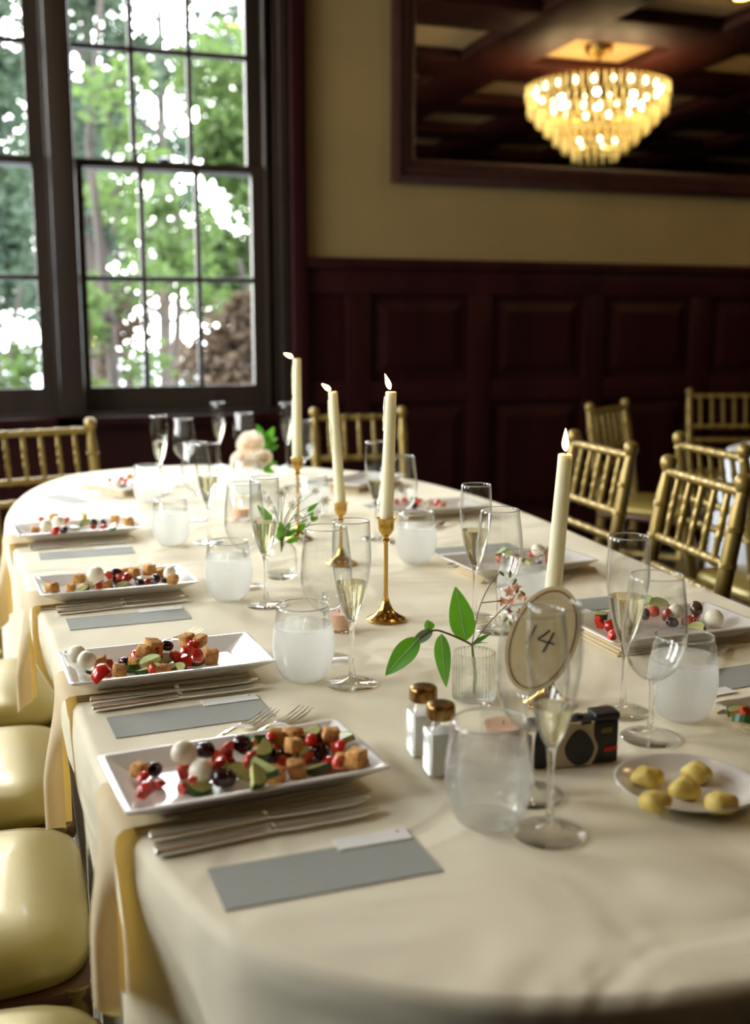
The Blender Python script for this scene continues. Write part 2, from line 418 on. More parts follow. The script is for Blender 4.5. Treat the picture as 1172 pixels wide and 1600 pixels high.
def frame_rect(mb, x0, x1, z0, z1, wl, wr, wb_, wt, y0, y1):
    mb.add(*box(x0, x0 + wl, y0, y1, z0, z1)); mb.add(*box(x1 - wr, x1, y0, y1, z0, z1))
    mb.add(*box(x0 + wl, x1 - wr, y0, y1, z0, z0 + wb_)); mb.add(*box(x0 + wl, x1 - wr, y0, y1, z1 - wt, z1))
def window(name, x0, x1, gl, gr):
    W = empty(name, ((x0 + x1) / 2, VW, zo0)); W['kind'] = 'structure'
    W.matrix_basis = Matrix.Translation((0, 0, 0)); W.location = (0, 0, 0)
    fr = MB(); frame_rect(fr, x0, x1, zo0, zo1, .035, .035, .03, .05, VW - .02, VW + T_)
    fr.build('jamb', M['dark_wood'], W)
    # parting strips in the reveal, pale where the daylight grazes them
    for a in (x1 - .055, x1 - .10):
        MB().add(*bevel_box(a, a + .018, VW + .03, VW + .17, zo0 + .03, zo1 - .05, .004)).build('parting_strip', M['dark_wood'], W)
    MB().add(*bevel_box(x0 - .05, x1 + .05, VW - .07, VW + .04, zo0 - .03, zo0 + .012, .008)).build('sill', M['mahogany'], W)
    for nm, q0, q1, yy, mz in (('upper_sash', z_meet + .0, z_top, VW + .12, z_m1), ('lower_sash', z_bot, z_meet - .03, VW + .075, z_m2)):
        dx = .018 if nm == 'lower_sash' else 0
        L_, R_ = gl + dx * 1.4, gr + dx * .5
        s = MB()
        botw = (z_bot - zo0 - .03) if nm == 'lower_sash' else .035
        frame_rect(s, x0 + .036, x1 - .036, q0 - botw, q1 + (.035 if nm == 'lower_sash' else .06), L_ - x0 - .036, x1 - .036 - R_, botw, .035, yy - .02, yy + .02)
        sash = s.build(nm, M['dark_wood'], W)
        pw = (R_ - L_) / 3
        for c in (1, 2):
            MB().add(*bevel_box(L_ + pw * c - .013, L_ + pw * c + .013, yy - .015, yy + .015, q0, q1, .004)).build('muntin', M['dark_wood'], sash)
        for c in range(3):
            a0 = L_ + pw * c + (.013 if c else 0); a1 = L_ + pw * (c + 1) - (.013 if c < 2 else 0)
            MB().add(*bevel_box(a0, a1, yy - .014, yy + .014, mz - .013, mz + .013, .004)).build('muntin', M['dark_wood'], sash)
            for (r0, r1) in ((q0, mz - .013), (mz + .013, q1)):
                MB().add([(a0, yy, r0), (a1, yy, r0), (a1, yy, r1), (a0, yy, r1)], [(0, 1, 2, 3)]).build('pane', M['pane'], sash, smooth=False)
    lk = MB().add(*lathe([(0, 0), (.03, 0), (.03, .012), (.015, .02), (0, .022)], 16), Matrix.Translation(((gl + gr) / 2, VW + .075, z_meet + .008)))
    lk.add(*bevel_box((gl + gr) / 2 - .035, (gl + gr) / 2 + .035, VW + .066, VW + .084, z_meet + .02, z_meet + .03, .003))
    lk.build('sash_lock', M['black'], W)
    return W
window('window_1', W1[0], W1[1], G_L, G_R)
window('window_2', W2[0], W2[1], G_L + shift, G_R + shift)
# mullion post between the two windows
if W1[0] > W2[1] + .005:
    struct('trim_3', MB().add(*box(W2[1], W1[0], VW - .01, VW + T_, zo0, zo1)), M['dark_wood'])
mu0 = (W1[0] + W2[1]) / 2
struct('trim_4', MB().add(*bevel_box(mu0 - .055, mu0 + .055, VW - .045, VW - .021, zo0 + .013, zo1, .008)), M['dark_wood'])

# left wall with three tall windows (daylight on the chairs)
lw = empty('wall_left'); lw['kind'] = 'structure'
wins = [(1.2, 2.1), (2.7, 4.6)]
zz0, zz1 = .95, 2.9
edges = [VB] + [q for p_ in wins for q in p_] + [VW]
for i in range(0, len(edges), 2):
    MB().add(*box(UL - .2, UL, edges[i], edges[i + 1], 0, ZC)).build('wall_field', M['cream_wall'], lw)
for n_, (a, c) in enumerate(wins):
    MB().add(*box(UL - .2, UL, a, c, 0, zz0)).build('apron', M['mahogany'], lw)
    MB().add(*box(UL - .2, UL, a, c, zz1, ZC)).build('lintel', M['cream_wall'], lw)
    W = empty('window_%d' % (n_ + 3)); W['kind'] = 'structure'
    s = MB()
    for (y0_, y1_, q0, q1) in ((a, a + .08, zz0, zz1), (c - .08, c, zz0, zz1), (a + .08, c - .08, zz0, zz0 + .08), (a + .08, c - .08, zz1 - .08, zz1), (a + .08, c - .08, 1.88, 1.96)):
        s.add(*box(UL - .15, UL - .05, y0_, y1_, q0, q1))
    s.build('sash', M['dark_wood'], W)
    for j in (1, 2, 3):
        y_ = a + (c - a) * j / 4
        MB().add(*box(UL - .12, UL - .09, y_ - .013, y_ + .013, zz0 + .08, zz1 - .08)).build('muntin', M['dark_wood'], W)
    MB().add([(UL - .1, a, zz0), (UL - .1, c, zz0), (UL - .1, c, zz1), (UL - .1, a, zz1)], [(0, 1, 2, 3)]).build('pane', M['pane'], W, smooth=False)

def portal(name, loc, rot, sx, sy):
    l = bpy.data.lights.new(name, 'AREA'); l.shape = 'RECTANGLE'; l.size = sx; l.size_y = sy
    l.cycles.is_portal = True
    ob = bpy.data.objects.new(name, l); COL.objects.link(ob); ob.location = loc; ob.rotation_euler = rot
for a, c in wins:
    portal('window_daylight', (UL - .25, (a + c) / 2, (zz0 + zz1) / 2), (0, -PI / 2, 0), zz1 - zz0, c - a)
for W in (W1, W2):
    portal('window_daylight', ((W[0] + W[1]) / 2, VW + T_ + .03, (zo0 + zo1) / 2), (-PI / 2, 0, 0), W[1] - W[0], zo1 - zo0)

# mirror on the back wall
mir = empty('wall_mirror', (0, 0, 0))
tag(mir, 'large dark-framed wall mirror reflecting the lit crystal chandelier', 'mirror')
mx0, mz0 = wu(610, 150), wz(760, 293); mx1, mz1 = mx0 + 2.9, mz0 + 1.25
fw_ = wu(646, 150) - wu(610, 150)
def frame_side(name, pts_o, pts_i):
    (a, b_), (c, d) = pts_o, pts_i
    n_ = 2
    prof = [(0, 0), (0, .05), (.25, .062), (.45, .045), (.6, .05), (.85, .03), (1, .028), (1, 0)]
    v = []
    for t, h in prof:
        for P0, P1 in ((a, c), (b_, d)):
            x = P0[0] + (P1[0] - P0[0]) * t; z = P0[1] + (P1[1] - P0[1]) * t
            v.append((x, VW - h, z))
    f = [(2 * i, 2 * i + 1, 2 * i + 3, 2 * i + 2) for i in range(len(prof) - 1)]
    return MB().add(v, f).build(name, M['mirror_frame'], mir, ang=25)
O = [(mx0, mz0), (mx1, mz0), (mx1, mz1), (mx0, mz1)]
I = [(mx0 + fw_, mz0 + fw_), (mx1 - fw_, mz0 + fw_), (mx1 - fw_, mz1 - fw_), (mx0 + fw_, mz1 - fw_)]
for i in range(4):
    frame_side('frame_side', (O[i], O[(i + 1) % 4]), (I[i], I[(i + 1) % 4]))
MB().add([(I[i][0], VW - .022, I[i][1]) for i in range(4)], [(0, 1, 2, 3)]).build('mirror_glass', M['mirror'], mir, smooth=False)

# ceiling beams: a grid of dark coffers with tan panels
bp_ = 1.35
cxr = []
chan_u, chan_v = 4.28, 2.78
u_ = chan_u - bp_ / 2
while u_ > UL: u_ -= bp_
while u_ < UR:
    if u_ > UL: MB().add(*bevel_box(u_ - .27, u_ + .27, VB, VW, ZC - .10, ZC - .002, .02)).build('ceiling_beam', M['beam_wood'], ceil_)
    u_ += bp_
v_ = chan_v - bp_ / 2
while v_ > VB: v_ -= bp_
while v_ < VW:
    if v_ > VB: MB().add(*bevel_box(UL, UR, v_ - .27, v_ + .27, ZC - .096, ZC - .004, .02)).build('ceiling_beam', M['beam_wood'], ceil_)
    v_ += bp_

# chandelier (seen in the mirror): tiers of hanging prisms round lit bulbs
ch = empty('chandelier', (chan_u, chan_v, 0))
tag(ch, 'tiered round crystal chandelier glowing warm, reflected in the wall mirror', 'chandelier')
MB().add(*lathe([(0, ZC - .002), (.11, ZC - .004), (.10, ZC - .05), (.03, ZC - .09), (.02, ZC - .1), (0, ZC - .1)], 24)).build('ceiling_cap', M['brass'], ch)
MB().add(*tube([(0, 0, ZC - .09), (0, 0, 3.0)], .012, 8)).build('rod', M['brass'], ch)
cm_ = MB().add(*lathe([(.0014, .004), (.006, .002), (.0085, -.01), (.0085, -.1), (.0, -.118)], 6)).mesh('crystal', M['crystal'], smooth=False)
tiers = [(.525, 3.03, 60, 1.0), (.515, 2.93, 58, 1.0), (.45, 2.86, 50, 1.0), (.38, 2.79, 42, 1.0), (.31, 2.72, 34, 1.0), (.24, 2.66, 28, 1.0), (.17, 2.60, 18, 1.0)]
for r_, z_, n_, s_ in tiers:
    mb = MB()
    a_ = [(r_ * math.cos(t * 2 * PI / 48), r_ * math.sin(t * 2 * PI / 48), z_) for t in range(49)]
    MB().add(*tube(a_, .008, 6, False)).build('ring', M['brass'], ch)
    for k in range(n_):
        t = 2 * PI * k / n_
        link('crystal', cm_, ch, (r_ * math.cos(t), r_ * math.sin(t), z_), (rnd.uniform(-.06, .06), rnd.uniform(-.06, .06), t))
bm_ = MB().add(*lathe([(0, -.02), (.009, -.016), (.013, 0), (.009, .018), (0, .03)], 12)).mesh('bulb', M['bulb'])
for r_, z_, n_ in ((.47, 2.985, 22), (.34, 2.88, 12), (.14, 2.62, 5)):
    for k in range(n_):
        t = 2 * PI * (k + .5) / n_
        link('bulb', bm_, ch, (r_ * math.cos(t), r_ * math.sin(t), z_))
def lamp(name, loc, energy, col, size):
    l = bpy.data.lights.new(name, 'POINT'); l.energy = energy; l.color = col; l.shadow_soft_size = size
    ob = bpy.data.objects.new(name, l); COL.objects.link(ob); ob.location = loc; return ob
for k in range(6):
    t = 2 * PI * k / 6
    lamp('chandelier_light', (chan_u + .30 * math.cos(t), chan_v + .30 * math.sin(t), 2.93), 5.0, (1, .72, .38), .018)
# recessed downlights in the coffers
for (du, dv, en, lab) in ((chan_u - bp_, chan_v + bp_, 6, 'small recessed downlight at the top of the mirror, left of the chandelier'),
                          (chan_u + .25, chan_v + bp_, 3, 'small dim recessed downlight in the mirror, right of the chandelier'),
                          (chan_u - 2 * bp_, chan_v - 2 * bp_, 9, 'unseen recessed downlight added to warm the near end of the table'),  # out-of-view lamp added as warm fill for the near tablecloth
                          (chan_u - 2 * bp_, chan_v, 4, 'recessed downlight in the ceiling over the far half of the table')):
    d = empty('downlight', (du, dv, ZC))
    tag(d, lab, 'ceiling light', 'recessed ceiling downlights')
    MB().add(*lathe([(.05, -.001), (.075, -.001), (.078, -.010), (.05, -.012), (.05, -.001)], 24)).build('trim_ring', M['brass'], d)
    MB().add(*lathe([(0, -.004), (.049, -.004)], 20)).build('lens', M['downlight'], d)
    l = bpy.data.lights.new('downlight_lamp', 'SPOT'); l.energy = en; l.color = (1, .66, .34); l.spot_size = 1.9; l.spot_blend = .6; l.shadow_soft_size = .05
    ob = bpy.data.objects.new('downlight_lamp', l); COL.objects.link(ob); ob.location = (du, dv, ZC - .03)

# ------------------------------------------------------------------ outdoors
GZ = -.35
struct('ground_outside', MB().add(*box(-60, 60, VW + .5, 90, GZ - .2, GZ)), M['gravel'])
def tree(label, base, h, tr, clusters, mat, n, ls, seed, group='trees outside the window', spread=1.0):
    r = random.Random(seed)
    t = empty('tree', base); tag(t, label, 'tree')
    MB().add(*tube([(0, 0, 0), (r.uniform(-.1, .1), 0, h * .35), (r.uniform(-.2, .2), .1, h * .7), (0, 0, h)], [tr, tr * .8, tr * .5, .02], 9)).build('trunk', M['bark'], t)
    br = MB(); lv = MB(); V, F = [], []
    for (x, y, z, R) in clusters:
        br.add(*tube([(0, 0, max(.3, z - R * .9)), (x * .5, y * .5, z - R * .25), (x, y, z)], [tr * .35, tr * .22, .012], 6))
    for i in range(n):
        x, y, z, R = clusters[i % len(clusters)]
        d = Vector((r.gauss(0, 1), r.gauss(0, 1), r.gauss(0, .7))).normalized() * R * (r.random() ** .5)
        c = Vector((x, y, z)) + d
        a = Vector((r.gauss(0, 1), r.gauss(0, 1), r.gauss(0, .6))).normalized(); b2 = a.orthogonal().normalized()
        b2.rotate(Matrix.Rotation(r.uniform(0, 6.28), 3, a))
        s_ = ls * r.uniform(.6, 1.3); k = len(V)
        V += [tuple(c - a * s_), tuple(c + b2 * s_ * .45), tuple(c + a * s_), tuple(c - b2 * s_ * .45)]
        F.append((k, k + 1, k + 2, k + 3))
    br.build('branches', M['bark'], t)
    me = bpy.data.meshes.new('foliage'); me.from_pydata(V, [], F); me.materials.append(mat)
    tag(link('foliage', me, t), kind='stuff')
    return t
def cl(seed, n, w, d, z0, z1, R0, R1):
    r = random.Random(seed)
    return [(r.uniform(-w, w), r.uniform(-d, d), z0 + (z1 - z0) * (i + .5) / n, r.uniform(R0, R1)) for i in range(n)]
def gp(px, D): return c2w((px - 586) / FPX * D, D, GZ)
tree('bright green leafy tree behind the right hand window panes', gp(398, 12.6), 5.0, .10, cl(1, 15, .50, .4, 1.95, 4.5, .32, .55), M['foliage'], 7500, .075, 1)
tree('bright green sapling behind the middle window panes', gp(264, 10.6), 3.5, .06, cl(2, 8, .5, .4, 1.75, 2.9, .22, .38), M['foliage'], 1100, .07, 2)
tree('dark green conifer with pale gaps behind the left window panes', gp(160, 14.0), 7.0, .15, cl(3, 18, .62, .5, 1.6, 6.4, .35, .6), M['foliage_d'], 6000, .085, 3)
tree('slim brown-trunked tree with sparse green sprays behind the left window panes', gp(188, 9.2), 4.4, .06, cl(4, 12, .34, .3, .6, 3.8, .16, .28), M['foliage'], 1000, .065, 4)
tree('tall thin-crowned tree standing far back behind the middle panes', gp(262, 20), 9.6, .14, cl(5, 16, 1.4, .8, 2.4, 9.0, .5, .85), M['foliage_d'], 4200, .11, 5)
tree('dark tree seen through the panes of the far left window', gp(-6, 16.6), 7.6, .15, cl(6, 18, .62, .5, 1.9, 6.4, .4, .62), M['foliage_d'], 7000, .1, 6)
tree('small green bush-like tree low in the far left window', gp(45, 10.5), 2.0, .05, cl(7, 5, .25, .3, .7, 1.4, .18, .28), M['foliage'], 500, .07, 7)
tree('brown-leaved shrub tree low behind the lower right panes', gp(378, 8.5), 2.1, .05, cl(8, 12, .30, .25, .45, 1.75, .20, .30), M['foliage_b'], 3400, .06, 8)
tree('dark evergreen bush low behind the middle panes', gp(306, 9.2), 1.5, .04, cl(9, 5, .10, .15, .4, 1.15, .12, .2), M['foliage_d'], 1300, .06, 9)
tree('bare brown thicket tree low behind the left panes', gp(166, 11.2), 2.6, .06, cl(10, 9, .42, .3, .5, 2.0, .25, .4), M['foliage_b'], 1200, .07, 10)
tree('dark feathery tree far off behind the left window', gp(92, 24), 10.5, .15, cl(11, 16, 1.4, .8, 2.2, 7.0, .5, .8), M['foliage_d'], 6500, .13, 11)
# brown board fence low on the right
fe = empty('garden_fence', (0, 0, 0)); tag(fe, 'brown board garden fence seen low through the right window panes', 'fence')
f0, f1 = gp(330, 13.5), gp(470, 13.0)
fd = (f1 - f0); fl_ = fd.length; fa = math.atan2(fd.y, fd.x)
fe.location = f0; fe.rotation_euler = (0, 0, fa)
bd = MB().add(*box(0, .115, -.01, .01, .05, 1.55)).mesh('fence_board', M['fence'], smooth=False)
for k in range(int(fl_ / .13)): link('board', bd, fe, (k * .13, 0, rnd.uniform(-.01, .01)))
for z_ in (.35, 1.3): MB().add(*box(0, fl_, .012, .05, z_, z_ + .08)).build('rail', M['fence'], fe)

# ------------------------------------------------------------------ table
ctrl = [(.050, 1.414), (.062, 1.2), (.085, .99), (.13, .81), (.187, .725), (.283, .655), (.40, .615), (.53, .600), (.68, .60), (.85, .64), (1.0, .73), (1.1, .87),
        (1.16, 1.05), (1.19, 1.3), (1.22, 1.8), (1.26, 2.3), (1.275, 2.6), (1.268, 2.9), (1.225, 3.2), (1.13, 3.46), (.96, 3.68), (.77, 3.81),
        (.569, 3.86), (.37, 3.84), (.20, 3.75), (.095, 3.59), (.03, 3.40), (-.01, 3.2), (-.035, 2.95), (-.035, 2.7), (-.01, 2.35), (.012, 2.0), (.036, 1.65)]
def closed_cr(P, k):
    out = []; n = len(P)
    for i in range(n):
        p0, p1, p2, p3 = P[i - 1], P[i], P[(i + 1) % n], P[(i + 2) % n]
        for j in range(k):
            t = j / k
            out.append(tuple(.5 * ((2 * b) + (-a + c) * t + (2 * a - 5 * b + 4 * c - d) * t * t + (-a + 3 * b - 3 * c + d) * t ** 3) for a, b, c, d in zip(p0, p1, p2, p3)))
    return out
def resample(P, n):
    P = [Vector(p) for p in P]; P.append(P[0]); L_ = [0]
    for a, b_ in zip(P, P[1:]): L_.append(L_[-1] + (b_ - a).length)
    out = []; j = 0
    for i in range(n):
        s = L_[-1] * i / n
        while L_[j + 1] < s: j += 1
        t = (s - L_[j]) / (L_[j + 1] - L_[j]); out.append(P[j].lerp(P[j + 1], t))
    return out, L_[-1]
NT = 420
OUT, PERI = resample(closed_cr(ctrl, 8), NT)
NRM = []
for i in range(NT):
    t = (OUT[(i + 3) % NT] - OUT[i - 3]).normalized(); NRM.append(Vector((t.y, -t.x)))   # outward for ccw order
tb = empty('dining_table', (.61, 2.15, 0)); tag(tb, 'long oval dining table hidden under the cream tablecloth', 'table')
ins = [OUT[i] - NRM[i] * .012 for i in range(0, NT, 4)]
MB().add(*prism([(p.x - .61, p.y - 2.15) for p in ins], TZ - .034, TZ - .004)).build('table_top', M['dark_wood'], tb, ang=30)
for sx, sy in ((-.35, -1.0), (.3, -1.0), (-.35, 1.0), (.35, 1.0)):
    MB().add(*lathe([(0, 0), (.03, 0), (.03, TZ - .034), (0, TZ - .034)], 12), Matrix.Translation((sx, sy, 0))).build('leg', M['dark_wood'], tb)
# ------------------------------------------------------------------ chiavari chairs
def bamboo(p0, p1, r, rings_, n=10, taper=1.0):
    p0, p1 = Vector(p0), Vector(p1); L_ = (p1 - p0).length
    ts = [0.0]; rs = [r]
    for q in rings_:
        for dq, k in ((-.011, 1.0), (-.006, 1.22), (-.001, 1.22), (.0, .92), (.001, 1.22), (.006, 1.22), (.011, 1.0)):
            ts.append(min(1, max(0, q + dq / L_))); rs.append(r * k)
    ts.append(1.0); rs.append(r * taper)
    return tube([p0.lerp(p1, t) for t in ts], rs, n)
def chair_proto():
    c = empty('chiavari_chair')
    HB = .185
    def back(z): return -.185 - max(0, z - .42) * .15 - .02 * max(0, (z - .42)) ** 2
    for s in (-1, 1):
        mb = MB()
        zs = [0, .12, .14, .30, .32, .42, .52, .535, .60, .615, .70, .715, .80, .815, .86, .868]
        pts, rs = [], []
        for z in zs:
            pts.append((s * HB, back(z) + (0.05 * (z - .42) if z < .42 else 0) * 1.0, z)); rs.append(.0185 if z < .86 else .014)
        mb.add(*tube(pts, rs, 12))
        for z in (.13, .31, .53, .635, .708, .79):
            q = Vector((s * HB, back(z) + (0.05 * (z - .42) if z < .42 else 0), z))
            mb.add(*lathe([(0, -.007), (.0195, -.007), (.0215, -.003), (.0195, 0), (.0215, .003), (.0195, .007), (0, .007)], 12), Matrix.Translation(q))
        mb.build('rear_leg', M['gold'], c)
        q = Vector((s * HB, back(.875), .864))
        MB().add(*lathe([(0, 0), (.015, 0), (.013, .008), (.018, .016), (.021, .028), (.019, .042), (.011, .050), (0, .052)], 14), Matrix.Translation(q)).build('finial', M['gold'], c)
        MB().add(*bamboo((s * .188, .185, 0), (s * .188, .18, .44), .017, (.3, .62), 12, 1.1)).build('front_leg', M['gold'], c)
    zt_, zm_, zl_ = .872, .708, .635
    for nm, z in (('top_rail', zt_), ('middle_rail', zm_), ('lower_rail', zl_)):
        MB().add(*bamboo((-HB, back(z), z), (HB, back(z), z), .0115, [k / 6 for k in range(1, 6)], 10)).build(nm, M['gold'], c)
    for k in range(1, 6):
        x = -HB + 2 * HB * k / 6
        MB().add(*bamboo((x, back(zt_), zt_ - .008), (x, back(zm_), zm_ + .008), .0078, (.3, .5, .7), 8)).build('spindle', M['gold'], c)
    for z, y0_, y1_ in ((.20, 1, 1), (.27, 1, 1)):
        for s in (-1, 1):
            MB().add(*bamboo((s * HB, -.195, z), (s * .187, .183, z), .0095, (.33, .66), 8)).build('side_stretcher', M['gold'], c)
        MB().add(*bamboo((-.187, .183, z + .03), (.187, .183, z + .03), .0095, (.33, .66), 8)).build('front_stretcher', M['gold'], c)
        MB().add(*bamboo((-HB, -.195, z + .03), (HB, -.195, z + .03), .0095, (.33, .66), 8)).build('back_stretcher', M['gold'], c)
    MB().add(*bevel_box(-.205, .205, -.20, .205, .415, .441, .01)).build('seat_frame', M['seat_wood'], c)
    # cushion: rounded pillow with a domed top
    v, f = [], []; n = 40
    prof = [(0, .497), (.35, .496), (.6, .493), (.8, .487), (.92, .479), (.985, .468), (1.0, .457), (.99, .447), (.97, .442), (0, .442)]
    rows = []
    for k, z in prof:
        if k == 0: rows.append([len(v)]); v.append((0, 0, z)); continue
        row = []
        for i in range(n):
            a = 2 * PI * i / n; ca, sa = math.cos(a), math.sin(a); e = .36
            row.append(len(v)); v.append((.205 * k * math.copysign(abs(ca) ** e, ca), .003 + .203 * k * math.copysign(abs(sa) ** e, sa), z))
        rows.append(row)
    for A, B in zip(rows, rows[1:]):
        for i in range(n):
            j = (i + 1) % n
            if len(A) == 1: f.append((A[0], B[i], B[j]))
            elif len(B) == 1: f.append((A[i], A[j], B[0]))
            else: f.append((A[i], A[j], B[j], B[i]))
    MB().add(v, f).build('cushion', M['vinyl'], c, ang=60)
    return c
chair0 = chair_proto(); first = [True]
def chair(x, y, fx, fy, label, group='gold chiavari chairs', dz=0):
    c = chair0 if first[0] else copy_tree(chair0); first[0] = False
    c.location = (x, y, 0); c.rotation_euler = (0, 0, math.atan2(fy, fx) - PI / 2)
    tag(c, label, 'chair', group); return c
def chair_fin(px1, py1, direction, label, z=.905, right=False):
    "a chair whose left (or right) finial, seen from the camera, stands at px,py; direction = unit vector to its other finial"
    q = at(px1, py1, z); d = Vector((direction[0], direction[1], 0)).normalized()
    mid = q + d * .185
    f = Vector((d.y, -d.x, 0))            # facing, chosen by the caller's direction sense
    return mid, f
for v_, lab in ((.985, 'gold chair with pale vinyl seat at the lower left corner, nearest the camera'), (1.448, 'gold chair with pale vinyl seat tucked in beside the nearest plate, second from the camera'),
                (1.905, 'gold chair with pale vinyl seat, third from the camera on the left side'), (2.36, 'gold chair with pale vinyl seat, farthest of those on the left side')):
    chair(-.145, v_, 1, 0, lab)
def fin_chair(px, py, dx, dy, side, label, z=.905):
    q = at(px, py, z); d = Vector((dx, dy, 0)).normalized(); mid = q + d * .185
    f = Vector((-d.y, d.x, 0)) * side
    p = mid + f * .262
    chair(p.x, p.y, f.x, f.y, label)
fin_chair(1048, 716, -.136, -.99, -1, 'gold spindle-back chair at the right edge, in front of another chair')
fin_chair(1060, 679, -.10, -.995, 1, 'gold spindle-back chair turned away, behind the chair at the right edge')
fin_chair(900, 676, -.058, -.998, -1, 'gold spindle-back chair just behind the tall candle on the right')
fin_chair(140, 657, -.354, -.114, 1, 'gold spindle-back chair at the far left end of the table')
fin_chair(628, 638, -1, .08, 1, 'gold spindle-back chair at the far end behind the three candles')
fin_chair(920, 632, .82, .57, -1, 'dim gold chair in the dark behind the right hand candle')
fin_chair(1077, 609, .95, -.30, -1, 'dim gold chair against the dark panelling at the upper right')

CH = [c_ for c_ in COL.objects if c_.get('category') == 'chair']
CHX = [(Vector((c_.location.x, c_.location.y)), c_.rotation_euler[2]) for c_ in CH]
def sst(a, b_, x): t = max(0, min(1, (x - a) / (b_ - a))); return t * t * (3 - 2 * t)
def push(p, z):
    "where a seat is tucked under the table the hanging cloth is pushed in by it"
    for q, rz in CHX:
        d = p - q
        if d.length > .5: continue
        lx = d.x * math.cos(rz) + d.y * math.sin(rz); ly = -d.x * math.sin(rz) + d.y * math.cos(rz)
        if ly < -.05 or ly > .218: continue
        w_ = (1 - sst(.215, .30, abs(lx))) * (1 - sst(.52, .66, z))
        ny = ly + (.218 - ly) * w_
        p = Vector((q.x + lx * math.cos(rz) - ny * math.sin(rz), q.y + lx * math.sin(rz) + ny * math.cos(rz)))
    return p
# tablecloth
V, F = [], []
rings = []
cen = Vector((.61, 2.15))
def ring(offset, z, fold=0.0, zz=None):
    row = []
    for i in range(NT):
        s = PERI * i / NT
        fo = 0
        if fold:
            fo = fold * (.55 * math.sin(2 * PI * s / .36 + 1.1 * math.sin(s * 3.1)) + .30 * math.sin(2 * PI * s / .21 + 2 + .7 * math.sin(s * 2.3)) + .25 * math.sin(2 * PI * s / .71 + .6))
        p = OUT[i] + NRM[i] * (offset + fo)
        p = push(p, z)
        row.append(len(V)); V.append((p.x, p.y, z))
    rings.append(row)
for k in (.0, .35, .6, .8, .9, .96):
    row = []
    for i in range(NT):
        p = cen.lerp(OUT[i] - NRM[i] * .012, k) if k else cen
        row.append(len(V)); V.append((p.x, p.y, TZ - (0 if k < 1 else .0)))
    rings.append(row)
for j in range(6):
    a = PI / 2 * j / 5
    ring(-.012 + .012 * math.sin(a), TZ - .012 + .012 * math.cos(a))
for j in range(1, 22):
    t = j / 21; z = TZ - .012 - t * .66
    ring(.004 + .0 * t - .030 * min(1, t * 2.6), z, .044 * min(1, t * 2.8) ** 1.15)
for A, B in zip(rings, rings[1:]):
    for i in range(NT):
        j = (i + 1) % NT; F.append((A[i], A[j], B[j], B[i]))
cloth = MB(); cloth.v = V; cloth.f = F
# merge the centre
bm = bmesh.new(); me0 = bpy.data.meshes.new('tablecloth'); me0.from_pydata(V, [], F); bm.from_mesh(me0)
bmesh.ops.remove_doubles(bm, verts=bm.verts, dist=1e-5); bmesh.ops.recalc_face_normals(bm, faces=bm.faces); bm.to_mesh(me0); bm.free()
me0.materials.append(M['cloth']); me0.shade_smooth()
tag(link('tablecloth', me0), 'cream linen tablecloth draped to the floor over the long oval table', 'tablecloth')

# neighbouring round table under a white cloth, mostly out of frame
nb = empty('round_table', (3.33, 3.31, 0)); tag(nb, 'round table under a white cloth beyond the right hand chairs', 'table')
MB().add(*lathe([(0, .715), (.70, .715), (.70, .742), (0, .742)], 48)).build('table_top', M['dark_wood'], nb)
MB().add(*lathe([(0, 0), (.25, 0), (.25, .03), (.04, .06), (.04, .715), (0, .715)], 20)).build('pedestal', M['dark_wood'], nb)
v, f = [], []; n = 160; rows = []
for r_, z_, a_ in ((0, .748, 0), (.4, .748, 0), (.695, .748, 0), (.712, .742, 0), (.716, .72, .004), (.722, .6, .02), (.735, .4, .035), (.75, .05, .045)):
    if r_ == 0: rows.append([0]); v.append((0, 0, z_)); continue
    row = []
    for i in range(n):
        a = 2 * PI * i / n; rr = r_ + a_ * math.sin(a * 19 + math.sin(a * 3))
        row.append(len(v)); v.append((rr * math.cos(a), rr * math.sin(a), z_))
    rows.append(row)
for A, B in zip(rows, rows[1:]):
    for i in range(n):
        j = (i + 1) % n
        f.append((A[0], B[i], B[j]) if len(A) == 1 else (A[i], A[j], B[j], B[i]))
tag(MB().add(v, f).build('tablecloth', M['white_cloth'], None, (3.33, 3.31, 0), ang=None), 'white cloth hanging from the neighbouring round table, behind the right chairs', 'tablecloth')

# ------------------------------------------------------------------ glassware prototypes
def glass_shell(outer, wall, floor_):
    inner = [(max(r - wall, 0.0004), z) for r, z in outer if z > floor_ + .0005]
    return outer + [(outer[-1][0] - wall * .5, outer[-1][1] + wall * .4)] + inner[::-1] + [(0, floor_)]
def liquid_prof(outer, wall, floor_, level, gap=.0003):
    P = [(0, floor_ + gap)]; prev = None
    for r, z in outer:
        if z <= floor_ + .001: prev = (r, z); continue
        if z >= level:
            t = (level - prev[1]) / (z - prev[1]); P.append((prev[0] + (r - prev[0]) * t - wall - gap, level)); break
        P.append((max(.0005, r - wall - gap), z)); prev = (r, z)
    P.append((0, level)); return P
FL = smooth_prof([(.0045, .0875), (.009, .094), (.0145, .108), (.0205, .131), (.0252, .160), (.0264, .178), (.0258, .200), (.0245, .225)], 4)
WN = smooth_prof([(.0050, .0705), (.016, .076), (.028, .089), (.0355, .110), (.0375, .128), (.0362, .150), (.033, .176), (.0305, .196)], 4)
TU = smooth_prof([(0.002, 0.0), (.018, .0005), (.026, .003), (.033, .010), (.0395, .026), (.0425, .045), (.0418, .064), (.0388, .086), (.0358, .105)], 4)
TU[0] = (0, 0)
